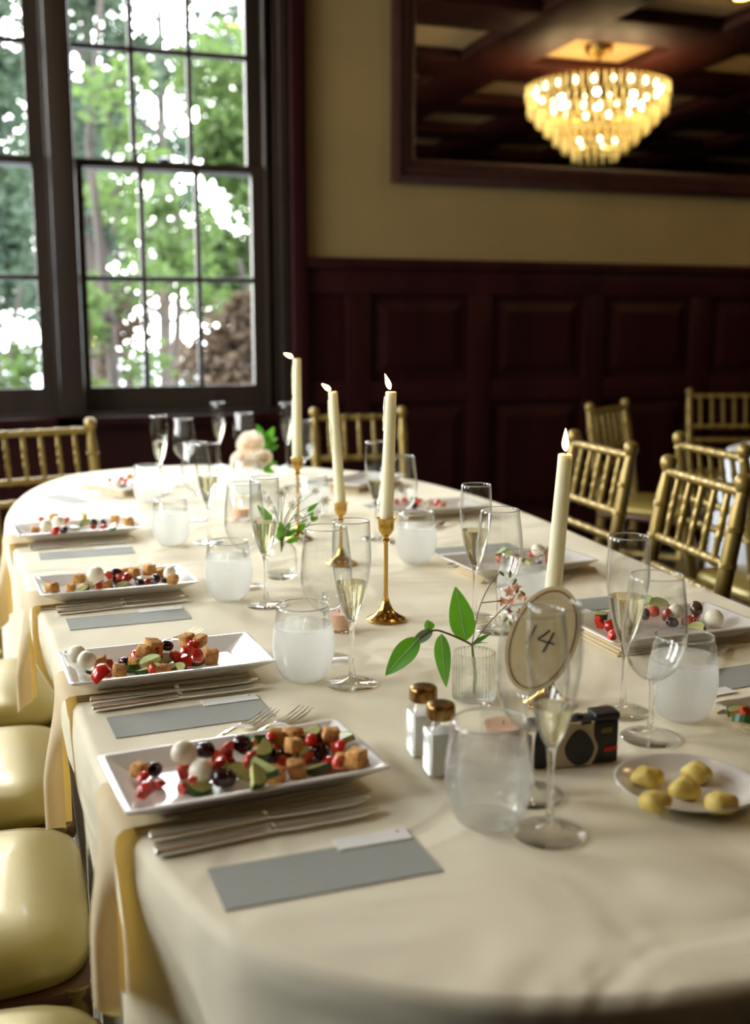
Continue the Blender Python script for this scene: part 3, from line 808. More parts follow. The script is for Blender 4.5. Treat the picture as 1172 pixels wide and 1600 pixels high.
def stemware(kind, level=None):
    g = empty('champagne_flute' if kind == 'flute' else 'wine_glass')
    P = FL if kind == 'flute' else WN
    zb = P[0][1]; wall = .0009; fl_ = zb + .003
    MB().add(*lathe([(0, zb)] + glass_shell(P, wall, fl_), 40)).build('bowl', M['glass'], g, ang=70)
    rr_ = P[-1][0] - wall * .5
    MB().add(*tube([(rr_ * math.cos(2 * PI * k / 40), rr_ * math.sin(2 * PI * k / 40), P[-1][1] + .0002) for k in range(41)], .00075, 6, False)).build('rim', M['rimglass'], g)
    sr = .0032
    MB().add(*lathe(smooth_prof([(.0052, .0095), (.0038, .02), (sr, .035), (sr, zb - .022), (.0040, zb - .008), (.0056, zb + .0008)], 4) + [(0, zb + .0012)], 14)).build('stem', M['stemglass'], g, ang=70)
    MB().add(*lathe([(0, 0), (.0345, 0), (.0352, .001), (.0342, .0022), (.026, .003), (.014, .0052), (.0065, .0085), (.0052, .0102), (0, .0103)], 40)).build('foot', M['glass'], g, ang=70)
    if level: MB().add(*lathe(liquid_prof(P, wall, fl_, level), 32)).build('champagne', M['wine'], g, ang=40)
    return g
def tumbler(mat, level=.080):
    g = empty('water_tumbler'); wall = .0016; fl_ = .005
    MB().add(*lathe(glass_shell(TU, wall, fl_), 44)).build('glass', mat, g, ang=70)
    rr_ = TU[-1][0] - wall * .5
    MB().add(*tube([(rr_ * math.cos(2 * PI * k / 40), rr_ * math.sin(2 * PI * k / 40), TU[-1][1] + .0003) for k in range(41)], .0010, 6, False)).build('rim', M['rimglass'], g)
    MB().add(*lathe(liquid_prof(TU, wall, fl_, level), 36)).build('water', M['water'], g, ang=40)
    return g
protos = {}
def put(key, maker, loc, label, cat, group, rz=0.0):
    if key in protos: c = copy_tree(protos[key])
    else: c = maker(); protos[key] = c
    c.location = loc; c.rotation_euler = (0, 0, rz); tag(c, label, cat, group); return c
ZT = TZ + .0004
TUMB = [((475, 1062), 1, 'misted water tumbler on the left of the flute at the middle of the photo'),
        ((762, 1288), 0, 'clear water tumbler nearest the camera, in front of the shakers'),
        ((358, 937), 1, 'misted water tumbler beside the third plate on the left side'),
        ((1064, 1122), 1, 'misted water tumbler at the right edge behind the butter dish'),
        ((268, 852), 1, 'misted water tumbler right of the fourth plate on the left side'),
        ((650, 880), 1, 'misted water tumbler just right of the brass candlestick stem'),
        ((233, 786), 1, 'misted water tumbler right of the farthest left plate, under the far flute'),
        ((815, 960), 1, 'misted water tumbler left of the tall right hand candle'),
        ((490, 806), 1, 'misted water tumbler behind the daisies between the two left candles'),
        ((386, 774), 1, 'misted water tumbler in front of the peach roses')]
for (p, m_, lab) in TUMB:
    q = at(*p); put('t%d' % m_, (lambda mm=m_: tumbler(M['mist'] if mm else M['mist_light'])), (q.x, q.y, ZT), lab, 'glass', 'water tumblers on the table')
FLUT = [((550, 1069), 'champagne flute at the middle of the photo, half full of pale champagne'),
        ((858, 1303), 'champagne flute nearest the camera, in front of the table number'),
        ((973, 1113), 'champagne flute on the right, left of the misted tumbler'),
        ((741, 966), 'champagne flute behind the large green leaf'),
        ((416, 946), 'champagne flute right of the third plate on the left side'),
        ((327, 848), 'champagne flute right of the fourth plate on the left side'),
        ((252, 768), 'champagne flute with the window sill behind it, leftmost of the flutes'),
        ((343, 729), 'champagne flute farthest away, left of the peach roses'),
        ((449, 730), 'champagne flute at the far end just left of the leftmost candle'),
        ((588, 842), 'champagne flute just left of the candle on the middle candlestick')]
lv = [.142, .128, .150, .150, .148, .150, .150, .150, .150, .135]
for i, (p, lab) in enumerate(FLUT):
    q = at(*p); put('f%d' % int(lv[i] * 1000), (lambda L_=lv[i]: stemware('flute', L_)), (q.x, q.y, ZT), lab, 'glass', 'champagne flutes')
WINE = [((511, 1031), 'empty wine glass overlapped by the flute at the middle of the photo'),
        ((828, 1243), 'empty wine glass nearest the camera, just behind the front flute'),
        ((1016, 1153), 'empty wine glass on the right, beside the butter dish'),
        ((778, 985), 'empty wine glass behind the pink flowers, overlapping a flute'),
        ((384, 918), 'empty wine glass behind the third flute on the left side'),
        ((308, 812), 'empty wine glass behind the fourth plate on the left side'),
        ((289, 750), 'empty wine glass right of the leftmost flute, before the window sill'),
        ((383, 735), 'empty wine glass behind the peach roses'),
        ((474, 755), 'empty wine glass behind the leftmost candle'),
        ((626, 848), 'empty wine glass just right of the candle on the middle candlestick')]
for i, (p, lab) in enumerate(WINE):
    q = at(*p); put('w', lambda: stemware('wine'), (q.x, q.y, ZT), lab, 'glass', 'wine glasses')

# ------------------------------------------------------------------ place settings
def tabl_edge(pu, pv, rz):
    "distance from the plate centre to the table edge along the setting's -x"
    d = Vector((-math.cos(rz), -math.sin(rz))); best = .16; o_ = Vector((pu, pv)); sel = 9
    for i in range(NT):
        a, b_ = OUT[i], OUT[(i + 1) % NT]; e = b_ - a
        den = d.x * e.y - d.y * e.x
        if abs(den) < 1e-9: continue
        w_ = a - o_
        t = (w_.x * e.y - w_.y * e.x) / den; s = (w_.x * d.y - w_.y * d.x) / den
        if 0 <= s <= 1 and t > 0 and t < sel: sel = t
    return sel if sel < 1 else best
def plate_mesh():
    a, b_ = .137, .077
    def rr(a, b_, r, z, n=4):
        out = []
        for cx_, cy_, a0 in ((a - r, b_ - r, 0), (-a + r, b_ - r, PI / 2), (-a + r, -b_ + r, PI), (a - r, -b_ + r, 1.5 * PI)):
            for k in range(n + 1):
                t = a0 + PI / 2 * k / n; out.append((cx_ + r * math.cos(t), cy_ + r * math.sin(t), z))
        return out
    L_ = [rr(.096, .048, .006, 0), rr(.101, .052, .006, .0), rr(a - .004, b_ - .003, .005, .0165), rr(a, b_, .006, .0180), rr(a, b_, .006, .0202), rr(a - .003, b_ - .003, .005, .0210), rr(a - .007, b_ - .006, .004, .0202), rr(.104, .054, .006, .0052), rr(.099, .050, .006, .0042)]
    v, f = [], []
    n = len(L_[0])
    for row in L_: v += row
    for i in range(len(L_) - 1):
        for k in range(n):
            j = (k + 1) % n; f.append((i * n + k, i * n + j, (i + 1) * n + j, (i + 1) * n + k))
    f.append(tuple(range(n))); f.append(tuple((len(L_) - 1) * n + k for k in range(n)))
    return MB().add(v, f).mesh('plate', M['china'], ang=28)
PLATE = plate_mesh()
def knife_proto(k):
    e = empty('table_knife')
    prof = smooth_prof([(0, .0070, .0), (.004, .0090, .0), (.03, .0094, 0), (.07, .0078, 0), (.100, .0062, 0), (.112, .0056, 0)], 4)
    v, f = [], []; n = 16
    for x, r, _ in prof:
        for i in range(n):
            a = 2 * PI * (i + .5) / n; v.append((x, r * math.copysign(abs(math.cos(a)) ** .6, math.cos(a)), .0036 + .0032 * (r / .0082) * math.copysign(abs(math.sin(a)) ** .6, math.sin(a))))
    m_ = len(prof)
    for i in range(m_ - 1):
        for j in range(n):
            q = (j + 1) % n; f.append((i * n + j, i * n + q, (i + 1) * n + q, (i + 1) * n + j))
    f.append(tuple(range(n))); f.append(tuple((m_ - 1) * n + j for j in range(n)))
    MB().add(v, f).build('handle', M['silver'], e)
    out = [(.111, -.0045), (.122, -.0075), (.17, -.0092), (.205, -.0088), (.222, -.003), (.226, .003), (.215, .0062), (.17, .0058), (.122, .0050), (.111, .0045)]
    MB().add(*prism(out, .0038, .0054)).build('blade', M['silver'], e)
    MB().add(*lathe([(0, -.003), (.0052, -.003), (.0062, 0), (.0052, .003), (0, .003)], 12), Matrix.Translation((.112, 0, .0047)) @ Matrix.Rotation(PI / 2, 4, 'Y')).build('bolster', M['silver'], e)
    return e
def fork_proto():
    e = empty('table_fork')
    prof = smooth_prof([(0, .0095, .002), (.02, .0092, .003), (.07, .0045, .006), (.115, .0036, .009), (.135, .0085, .006), (.150, .0115, .003)], 4)
    v, f = [], []
    for x, r, z in prof:
        for y, dz in ((-r, 0), (-r * .5, .0014), (r * .5, .0014), (r, 0), (r * .5, -.0008 + .0), (-r * .5, -.0008)): v.append((x, y, z + dz + .001))
    n = 6
    for i in range(len(prof) - 1):
        for j in range(n):
            q = (j + 1) % n; f.append((i * n + j, i * n + q, (i + 1) * n + q, (i + 1) * n + j))
    f.append(tuple(range(n))); f.append(tuple((len(prof) - 1) * n + j for j in range(n)))
    MB().add(v, f).build('handle', M['silver'], e)
    for k in range(4):
        y = -.0093 + .0062 * k
        MB().add(*tube([(.147, y, .004), (.165, y, .0035), (.190, y * 1.05, .006), (.203, y * 1.05, .0095)], [.0019, .0016, .0013, .0006], 6)).build('tine', M['silver'], e)
    return e
def napkin_mesh(ex, seed):
    r = random.Random(seed); mb = MB()
    for k in range(3):
        x0 = -min(ex - .006, .146)
        y0 = -.0640 + .003 * k + r.uniform(-.002, .002)
        mb.add(*bevel_box(x0, .118 - .006 * k, y0, .060 - .004 * k, .0006 + .0030 * k, .0033 + .0030 * k, .0012, 2))
    if ex > .2: return mb.mesh('napkin', M['napkin'], ang=50)
    ns, ntt = 30, 26
    Pb = smooth_prof([(.006, -.076), (.018, -.084), (.029, -.084), (.031, -.070), (.026, -.040), (.014, -.022), (.002, -.022), (-.006, -.034)], 5)
    v, f = [], []
    for j in range(ntt + 1):
        t = j / ntt
        L_ = t * .236 - .05
        if L_ < 0: x, z = -(ex + L_), .0098
        elif L_ < .022: a = L_ / .022 * PI / 2; x, z = -(ex + .014 * math.sin(a)), .0098 - .014 * (1 - math.cos(a))
        else: x, z = -(ex + .014), -.0042 - (L_ - .022)
        g = max(0, min(1, (L_ - .0) / .13)); g = g * g * (3 - 2 * g)
        for i in range(ns + 1):
            s = i / ns
            q = Pb[min(len(Pb) - 1, int(s * (len(Pb) - 1)))]; q2 = Pb[min(len(Pb) - 1, int(s * (len(Pb) - 1)) + 1)]; fr = s * (len(Pb) - 1) - int(s * (len(Pb) - 1))
            bx, by = q[0] + (q2[0] - q[0]) * fr, q[1] + (q2[1] - q[1]) * fr
            ty = -.064 + .116 * s
            zz = z - .012 * g * math.cos(s * 5.5 + seed) - (.018 * g * math.sin(PI * s) if t > .9 else 0) * 0
            v.append((x * 1 - g * (bx - .004), ty * (1 - g) + by * g, zz))
    n = ns + 1
    for j in range(ntt):
        for i in range(ns): f.append((j * n + i, j * n + i + 1, (j + 1) * n + i + 1, (j + 1) * n + i))
    mb.add(v, f)
    return mb.mesh('napkin', M['napkin'], ang=50)
MENU = MB().add(*box(-.098, .098, -.0375, .0375, 0, .0009)).mesh('menu', M['menu'], smooth=False)
def card_proto():
    e = empty('place_card')
    MB().add(*box(-.0365, .0365, -.0115, .0115, 0, .0009)).build('card', M['card'], e, smooth=False)
    hv = [(.0 + .0016 * 16 / 16 * math.sin(t) ** 3 * 1.0, .0001 * (13 * math.cos(t) - 5 * math.cos(2 * t) - 2 * math.cos(3 * t) - math.cos(4 * t))) for t in [2 * PI * k / 16 for k in range(16)]]
    MB().add(*prism([(x + .0275, y + .006) for x, y in hv], .0009, .0012)).build('heart_print', M['heart'], e, smooth=False)
    return e
SETS = []
PL = {}
def setting(pu, pv, rz, rb, nth, flags='knmcf', moff=(.015, -.183), mrot=.03, koff=.0):
    T = Matrix.Translation((pu, pv, TZ)) @ Matrix.Rotation(rz, 4, 'Z')
    B = Matrix.Translation((pu, pv, TZ)) @ Matrix.Rotation(rb, 4, 'Z')
    PL[nth] = T
    def w(x, y, z=0): return B @ Vector((x, y, z))
    P_ = '%s plate' % nth
    ex = tabl_edge(pu, pv, rz)
    tag(link('napkin', napkin_mesh(ex, len(PL)), None, (pu, pv, TZ), (0, 0, rz)), ('folded cream napkin under the %s, hanging over the table edge' if ex < .2 else 'folded cream napkin lying under the %s') % P_, 'napkin', 'napkins under the plates')
    tag(link('salad_plate', PLATE, None, T @ Vector((0, 0, .0100)), (0, 0, rz)), 'white rectangular china plate holding salad, the %s' % P_, 'plate', 'rectangular salad plates')
    for (x0, y0, x1, y1_, nm) in ((-.108, -.078 + koff, .118, -.064 + koff, 'inner'), (-.107, -.110 + koff, .119, -.091 + koff, 'outer')):
        put('kn', lambda: knife_proto(0), w(x0, y0, .0006), 'silver table knife beside the %s, the %s of two' % (P_, nm), 'knife', 'table knives', rb + math.atan2(y1_ - y0, x1 - x0))
    a_ = math.radians(42); tx, ty = .080, .203
    put('fk', fork_proto, w(tx - .203 * math.cos(a_), ty - .203 * math.sin(a_), .0004), 'silver fork beyond the %s, tines pointing inward' % P_, 'fork', 'forks', rb + a_)
    if 'F' in flags:
        tx, ty = .121, .197
        put('fk', fork_proto, w(tx - .203 * math.cos(a_), ty - .203 * math.sin(a_), .0004), 'second silver fork beyond the %s, nearer the table middle' % P_, 'fork', 'forks', rb + a_)
    mx, my = moff
    m_ = link('menu_card', MENU, None, w(mx, my, .0003), (0, 0, rb + mrot)); tag(m_, 'blank grey menu card lying before the %s' % P_, 'menu', 'grey menu cards')
    ca_, sa_ = math.cos(mrot), math.sin(mrot)
    put('pc', card_proto, w(mx + .060 * ca_ - .040 * sa_, my + .060 * sa_ + .040 * ca_, .0013), 'small white place card on the grey menu before the %s' % P_, 'card', 'place cards', rb + mrot)
rd = math.radians
setting(.208, 1.064, rd(5.6), 0, 'nearest left', 'F', (.033, -.197), .03, -.011)
setting(.181, 1.463, rd(3.2), 0, 'second left', '', (.008, -.170), .07)
setting(.158, 1.967, rd(4), 0, 'third left', '', (.005, -.176), .05)
setting(.123, 2.555, rd(4.5), 0, 'fourth left', '', (.010, -.185), .03)
setting(.285, 3.270, rd(-62), rd(-64), 'farthest left')
setting(.930, 1.000, PI + rd(6), PI + rd(3), 'nearest right', '', (.010, -.21), .05)
setting(.940, 1.408, PI + rd(1), PI, 'second right', '', (.0, -.225), .05)
setting(.935, 1.905, PI + rd(4), PI, 'third right', '', (-.01, -.24), .03)
setting(1.010, 2.590, PI + rd(2), PI, 'fourth right')
setting(1.000, 3.130, PI + rd(40), PI + rd(38), 'farthest right')

# ------------------------------------------------------------------ salad
def crouton_mesh(sd):
    r = random.Random(sd); s = .0074
    bm = bmesh.new(); bmesh.ops.create_cube(bm, size=2 * s)
    bmesh.ops.bevel(bm, geom=list(bm.edges), offset=s * .35, segments=2, profile=.6, affect='EDGES')
    for q in bm.verts: q.co *= r.uniform(.80, 1.18); q.co.x *= 1.12
    me = bpy.data.meshes.new('crouton'); bm.to_mesh(me); bm.free(); me.materials.append(M['crouton']); me.shade_smooth(); return me
def wedge_mesh(sd, mat):
    "a tomato chunk: curved skin outside, two flat cut faces"
    r = random.Random(sd); v, f = [], []; R = .0135; n = 8
    v.append((0, 0, -.008)); v.append((0, 0, .008))
    for j in range(5):
        z = -.0086 + .0043 * j; rr = R * math.sqrt(max(.1, 1 - (z / .012) ** 2))
        for i in range(n):
            a = (i / (n - 1) - .5) * 1.7; k = r.uniform(.95, 1.05); v.append((rr * math.cos(a) * k, rr * math.sin(a) * k * .9, z))
    for j in range(4):
        for i in range(n - 1): a = 2 + j * n + i; f.append((a, a + 1, a + n + 1, a + n))
        f.append((0, 2 + j * n, 2 + (j + 1) * n) if j < 2 else (1, 2 + j * n, 2 + (j + 1) * n))
        f.append((0, 2 + j * n + n - 1, 2 + (j + 1) * n + n - 1) if j < 2 else (1, 2 + j * n + n - 1, 2 + (j + 1) * n + n - 1))
    f.append((0, 1, 2 + 2 * n)); f.append((0, 1, 2 + 3 * n - 1))
    for i in range(n - 1): f.append((0, 2 + i, 3 + i)); f.append((1, 2 + 4 * n + i, 3 + 4 * n + i))
    v = [(x - .0075, y, z) for x, y, z in v]
    return MB().add(v, f).mesh('tomato_chunk', mat, ang=45)
def olive_mesh(mat):
    P = [(0, -.0098), (.0035, -.0093), (.0068, -.0065), (.0082, 0), (.0072, .0058), (.0042, .0092), (.0022, .0096), (.002, .004), (0, .004)]
    return MB().add(*lathe(P, 18), Matrix.Rotation(1.2, 4, 'Y')).mesh('olive', mat, ang=50)
def cuc_meshes(sd):
    r = random.Random(sd); n = 10; R = .0145; t = .0035
    out = [(R * math.cos(PI * i / n), R * math.sin(PI * i / n)) for i in range(n + 1)]
    out = [(x, y - .006) for x, y in out]
    fl = MB().add(*prism(out, -t, t)).mesh('flesh', M['cuc'], smooth=False)
    o2 = [((R + .0011) * math.cos(PI * i / n), (R + .0011) * math.sin(PI * i / n) - .006) for i in range(n + 1)]
    o1 = [((R + .0000) * math.cos(PI * i / n), (R + .0000) * math.sin(PI * i / n) - .006) for i in range(n, -1, -1)]
    sk = MB().add(*prism(o2 + o1, -t - .0002, t + .0002)).mesh('skin', M['cuc_skin'], smooth=False)
    return fl, sk
SM = dict(crouton=[crouton_mesh(i) for i in range(4)], tomato=[wedge_mesh(i, M['tomato']) for i in range(3)] , flesh=[wedge_mesh(5, M['tomato_flesh'])],
          olive=[olive_mesh(M['olive'])], bolive=[olive_mesh(M['olive_brown'])], cuc=[cuc_meshes(i) for i in range(2)],
          mozz=[MB().add(*blob(.0135, .013, .0125, i, .03, 18, 12)).mesh('mozzarella', M['mozz'], ang=None) for i in range(2)],
          pepper=[MB().add(*tube([(-.014, 0, 0), (-.006, .004, .003), (.004, .004, .003), (.013, -.002, 0)], [.003, .0045, .0045, .003], 8)).mesh('pepper', M['pepper'])])
KN = dict(crouton=('crouton', 'golden toasted crouton', 'crouton'), tomato=('tomato_chunk', 'glossy red tomato chunk', 'tomato'), flesh=('tomato_chunk', 'pale red tomato chunk', 'tomato'),
          olive=('olive', 'dark purple olive', 'olive'), bolive=('olive', 'brown olive', 'olive'), cuc=('cucumber_slice', 'green-edged cucumber slice', 'cucumber'),
          mozz=('mozzarella_ball', 'round white mozzarella ball', 'cheese'), pepper=('pepper_strip', 'yellow pepper strip', 'pepper'))
HALF = dict(crouton=.0082, tomato=.0080, flesh=.0072, olive=.0085, bolive=.0085, cuc=.005, mozz=.0128, pepper=.0045)
ORD = ['first', 'second', 'third', 'fourth', 'fifth', 'sixth', 'seventh', 'eighth', 'ninth', 'tenth', 'eleventh', 'twelfth', 'thirteenth', 'fourteenth', 'fifteenth', 'sixteenth', 'seventeenth', 'eighteenth', 'nineteenth', 'twentieth']
K_ = dict(c='crouton', t='tomato', f='flesh', o='olive', b='bolive', u='cuc', m='mozz', p='pepper')
def salad(nth, items, seed, extra=0):
    r = random.Random(seed); placed = []
    core = [it for it in items if it[0] in 'tfuc']
    cx_ = sorted(it[1] for it in core)
    for k in range(extra):                     # small diced bits between the larger pieces
        a_, b_ = r.choice(core), None
        near = sorted(core, key=lambda t: abs(t[1] - a_[1]) + 2 * abs(t[2] - a_[2]))[1:4]
        b_ = r.choice(near); t = r.uniform(.35, .65)
        if abs(a_[1] - b_[1]) > 45: continue
        kk = r.choice('tfftfu')
        items = items + [(kk, a_[1] + (b_[1] - a_[1]) * t, a_[2] + (b_[2] - a_[2]) * t + r.uniform(-3, 3), r.uniform(.6, .8) * (.75 if kk == 'u' else 1))]
    zs = TZ + .010 + .0046
    Ti = PL[nth].inverted()
    L_ = []
    for it in items:
        k, px, py = it[0], it[1], it[2]; s = it[3] if len(it) > 3 else 1.0
        k = K_[k]; h = HALF[k] * s
        lvl = 0
        def rise(q):
            l_ = Ti @ q
            return max(0, min(.014, max((abs(l_.x) - .097 + h * .6) / .030, (abs(l_.y) - .048 + h * .6) / .020) * .0155))
        q = at(px, py, zs + h); up = 0
        for _ in range(3): up = rise(q); q = at(px, py, zs + h + up)
        for (q2, h2, top) in placed:
            if (Vector((q.x, q.y)) - Vector((q2.x, q2.y))).length < .80 * (h + h2) and (h + h2) > .008:
                lvl = max(lvl, min(top - .25 * h2 - (zs), .018))
        lvl = max(lvl, up)
        if lvl > up: q = at(px, py, zs + lvl + h)
        placed.append((q, h, zs + lvl + 2 * h)); L_.append((k, px, q, s, lvl))
    cnt = {}
    for k in set(x[0] for x in L_):
        for n_, x in enumerate(sorted([x for x in L_ if x[0] == k], key=lambda t: t[1])): cnt[id(x)] = n_
    for x in L_:
        k, px, q, s, lvl = x
        nm, txt, cat = KN[k]
        lab = '%s on the %s plate, %s of its kind from the left' % (txt, nth, ORD[cnt[id(x)]])
        rot = (r.uniform(-.5, .5), r.uniform(-.5, .5), r.uniform(0, 6.28))
        if k == 'tomato' or k == 'flesh': rot = (r.uniform(-.6, .6), r.uniform(-.9, -.2), r.uniform(0, 6.28))
        if k == 'cuc':
            rot = (r.uniform(-.5, .5), r.uniform(-.4, .4), r.uniform(0, 6.28))
            e = empty(nm, q); e.rotation_euler = rot; e.scale = (s, s, s)
            fl, sk = r.choice(SM['cuc']); link('flesh', fl, e); link('skin', sk, e)
        else:
            if k == 'crouton': rot = (r.uniform(-.2, .2), r.uniform(-.2, .2), r.uniform(0, 6.28))
            e = link(nm, r.choice(SM[k]), None, q, rot); e.scale = (s * r.uniform(.92, 1.08),) * 3
        tag(e, lab, cat, '%ss in the salad on the %s plate' % (cat, nth))
salad('nearest left', [('c', 219, 1202), ('o', 242, 1202), ('t', 226, 1232, 1.15), ('f', 250, 1224, .85), ('t', 288, 1202, 1.1), ('m', 287, 1176, 1.0), ('o', 320, 1172, 1.1), ('f', 289, 1230, .85), ('u', 310, 1231),
    ('m', 316, 1205, 1.1), ('f', 339, 1184, 1.0), ('t', 358, 1190), ('f', 357, 1169), ('o', 379, 1163, 1.15), ('o', 351, 1216, 1.3), ('u', 349, 1202, .9), ('u', 376, 1206), ('f', 392, 1186, 1.1),
    ('u', 405, 1155, 1.1), ('p', 407, 1165), ('u', 411, 1172), ('t', 435, 1165), ('c', 433, 1151), ('c', 458, 1150, 1.1), ('c', 476, 1153), ('c', 459, 1165), ('u', 485, 1147), ('o', 423, 1182, 1.2), ('o', 446, 1179),
    ('f', 442, 1190, .9), ('u', 409, 1201, 1.1), ('u', 402, 1215), ('c', 430, 1212, 1.15), ('c', 464, 1201, 1.25), ('f', 480, 1181), ('u', 462, 1181, .9), ('u', 499, 1200), ('t', 502, 1160, 1.2), ('o', 501, 1175, 1.1),
    ('c', 517, 1148), ('u', 532, 1156), ('f', 530, 1171, 1.1), ('t', 513, 1191, 1.1), ('c', 536, 1188), ('c', 558, 1184, 1.1)], 11, 12)
salad('second left', [('m', 120, 1022), ('m', 135, 1031), ('u', 139, 1049, .6), ('t', 157, 1052, 1.5), ('f', 168, 1039, .9), ('c', 156, 1036), ('c', 187, 1049, 1.1), ('t', 212, 1025, 1.3), ('o', 195, 1035), ('c', 210, 1036),
    ('u', 205, 1044), ('c', 240, 1010, 1.3), ('c', 224, 1017), ('u', 246, 1023), ('u', 233, 1032), ('u', 256, 1031, 1.1), ('u', 231, 1048, 1.1), ('u', 241, 1041), ('c', 256, 1048), ('o', 261, 1009), ('t', 277, 1026, 1.2),
    ('t', 292, 1018), ('t', 293, 1031), ('c', 292, 1000, 1.1), ('c', 312, 1002), ('t', 302, 1010), ('t', 309, 1024), ('u', 309, 1034, .8), ('c', 329, 1025, 1.15), ('u', 283, 1044, .8), ('u', 270, 1041, .8)], 12, 9)
salad('third left', [('c', 82, 918, 1.1), ('c', 111, 918), ('u', 129, 921), ('m', 136, 909, 1.1), ('m', 149, 898, 1.1), ('c', 124, 904), ('f', 155, 913), ('c', 168, 914), ('f', 170, 898), ('o', 181, 907), ('o', 182, 895), ('t', 197, 902, 1.2),
    ('p', 198, 893, 1.2), ('u', 190, 916), ('u', 215, 902, .9), ('c', 234, 890, 1.2), ('c', 210, 894), ('t', 231, 909), ('o', 220, 912), ('o', 244, 904), ('c', 249, 896), ('o', 259, 904), ('m', 265, 895, .9), ('c', 270, 905), ('u', 247, 913, .9)], 13, 6)
salad('fourth left', [('c', 55, 829, 1.1), ('m', 72, 821, 1.1), ('m', 91, 816, 1.1), ('t', 87, 828, 1.1), ('o', 100, 828), ('u', 115, 825), ('f', 102, 812), ('u', 133, 817), ('o', 147, 816), ('o', 161, 817), ('f', 146, 824), ('c', 179, 811, 1.2), ('c', 200, 815, 1.2),
    ('t', 160, 824), ('u', 177, 823), ('c', 84, 808), ('p', 130, 808, 1.1), ('f', 66, 812)], 14)
salad('farthest left', [('f', 172, 750), ('t', 190, 748), ('m', 182, 756), ('o', 212, 750), ('u', 190, 758), ('t', 208, 757), ('f', 196, 752), ('u', 176, 758), ('c', 203, 745)], 15)
salad('second right', [('u', 938, 962, 1.2), ('t', 938, 972, 1.1), ('t', 955, 978, 1.1), ('t', 957, 991, 1.1), ('u', 972, 948), ('f', 990, 942), ('u', 1010, 938), ('u', 1030, 942), ('f', 1022, 955), ('o', 1008, 960), ('f', 1040, 960, 1.1), ('m', 1056, 955), ('t', 1086, 966), ('u', 1090, 979),
    ('f', 1074, 970), ('b', 1088, 951, 1.2), ('m', 1116, 966, 1.15), ('o', 1050, 972), ('u', 990, 962), ('f', 980, 972)], 16)
salad('third right', [('m', 841, 860, 1.1), ('m', 853, 866, 1.1), ('t', 832, 866), ('f', 855, 877), ('u', 822, 872), ('f', 806, 872), ('u', 795, 866), ('f', 782, 872), ('f', 812, 884), ('u', 828, 880, .9), ('o', 842, 880, .9), ('u', 785, 862)], 17)
salad('fourth right', [('t', 682, 785, 1.1), ('m', 668, 787), ('f', 655, 783), ('f', 632, 780), ('u', 645, 778), ('c', 692, 788), ('o', 648, 791), ('f', 620, 784)], 18)
salad('nearest right', [('u', 1152, 1110), ('f', 1166, 1116), ('u', 1172, 1128, 1.2), ('t', 1160, 1122, .8)], 19)

# ------------------------------------------------------------------ candlesticks and candles
def candlestick(base, h, label):
    e = empty('candlestick', (base.x, base.y, ZT)); tag(e, label, 'candlestick', 'brass candlesticks')
    MB().add(*lathe(smooth_prof([(.031, 0), (.0325, .002), (.032, .004), (.024, .008), (.014, .016), (.0085, .026), (.006, .033), (.0058, .036)], 4) + [(0, .036)], 36)).build('base', M['brass'], e)
    MB().add(*lathe([(0, .034), (.0042, .034), (.0036, .05), (.0036, h - .045), (.0045, h - .040), (.0075, h - .037), (.0045, h - .033), (.005, h - .03), (0, h - .03)], 18)).build('stem', M['brass'], e)
    MB().add(*lathe(smooth_prof([(.0045, h - .031), (.009, h - .026), (.0125, h - .019), (.0132, h - .009), (.0142, h - .004), (.0165, h)], 3) + [(.0150, h + .0004), (.0118, h - .004), (.0112, h - .018), (0, h - .018)], 28)).build('cup', M['brass'], e)
    return e
def candle(base, h, L_, lean, drips, flame_tilt, flame_h, label, seed):
    r = random.Random(seed)
    e = empty('taper_candle', (base.x, base.y, ZT + h - .0175)); tag(e, label, 'candle', 'lit ivory taper candles')
    rt = c2w(1, 0, 0)                                       # towards the right of the room as one looks at the wall
    e.rotation_euler = Vector((0, 0, 1)).rotation_difference((rt * lean + Vector((0, 0, 1))).normalized()).to_euler()
    n, m_ = 20, 14; v, f = [], []
    prof = [(0, 0), (.0108, 0), (.0108, .017), (.0113, .02)] + [(.0113 - .0024 * k / m_, .02 + (L_ - .02) * k / m_) for k in range(1, m_ + 1)] + [(.0075, L_ + .0012), (.005, L_ - .001), (0, L_ - .002)]
    MB().add(*lathe(prof, n)).build('wax', M['wax'], e, ang=50)
    for (ang, z0, z1) in drips:
        pts = []
        rr = .0113 - .0024 * z0 / L_
        d = MB()
        P = [(rr * math.cos(ang + r.uniform(-.1, .1)), rr * math.sin(ang), z) for z in [z0 + (z1 - z0) * k / 6 for k in range(7)]]
        d.add(*tube(P, [.0022, .0016, .0024, .0018, .0026, .002, .0014], 8)); d.build('wax_drip', M['wax'], e, ang=60)
    MB().add(*tube([(0, 0, L_ - .003), (rt.x * flame_tilt * .003, rt.y * flame_tilt * .003, L_ + .004), (rt.x * flame_tilt * .008, rt.y * flame_tilt * .008, L_ + .007)], [.0008, .0008, .0006], 6)).build('wick', M['wick'], e)
    fl = MB().add(*lathe(smooth_prof([(0, 0), (.0032, .004), (.0042, .009), (.0030, .016), (.0013, .022), (0, .026)], 3), 14)).build('flame', M['flame'], e, (rt.x * flame_tilt * .004, rt.y * flame_tilt * .004, L_ + .0042))
    fl.scale = (1, 1, flame_h / .026)
    fl.rotation_euler = Vector((0, 0, 1)).rotation_difference((rt * flame_tilt + Vector((0, 0, 1))).normalized()).to_euler()
    lamp_ = lamp('flame_light', (0, 0, 0), .12, (1, .55, .22), .006); lamp_.parent = e; lamp_.location = (rt.x * flame_tilt * .012, rt.y * flame_tilt * .012, L_ + .017)
    return e
C3 = at(603, 969); C2 = at(533, 882); C1 = at(466, 843); C4 = at(856, 1100)
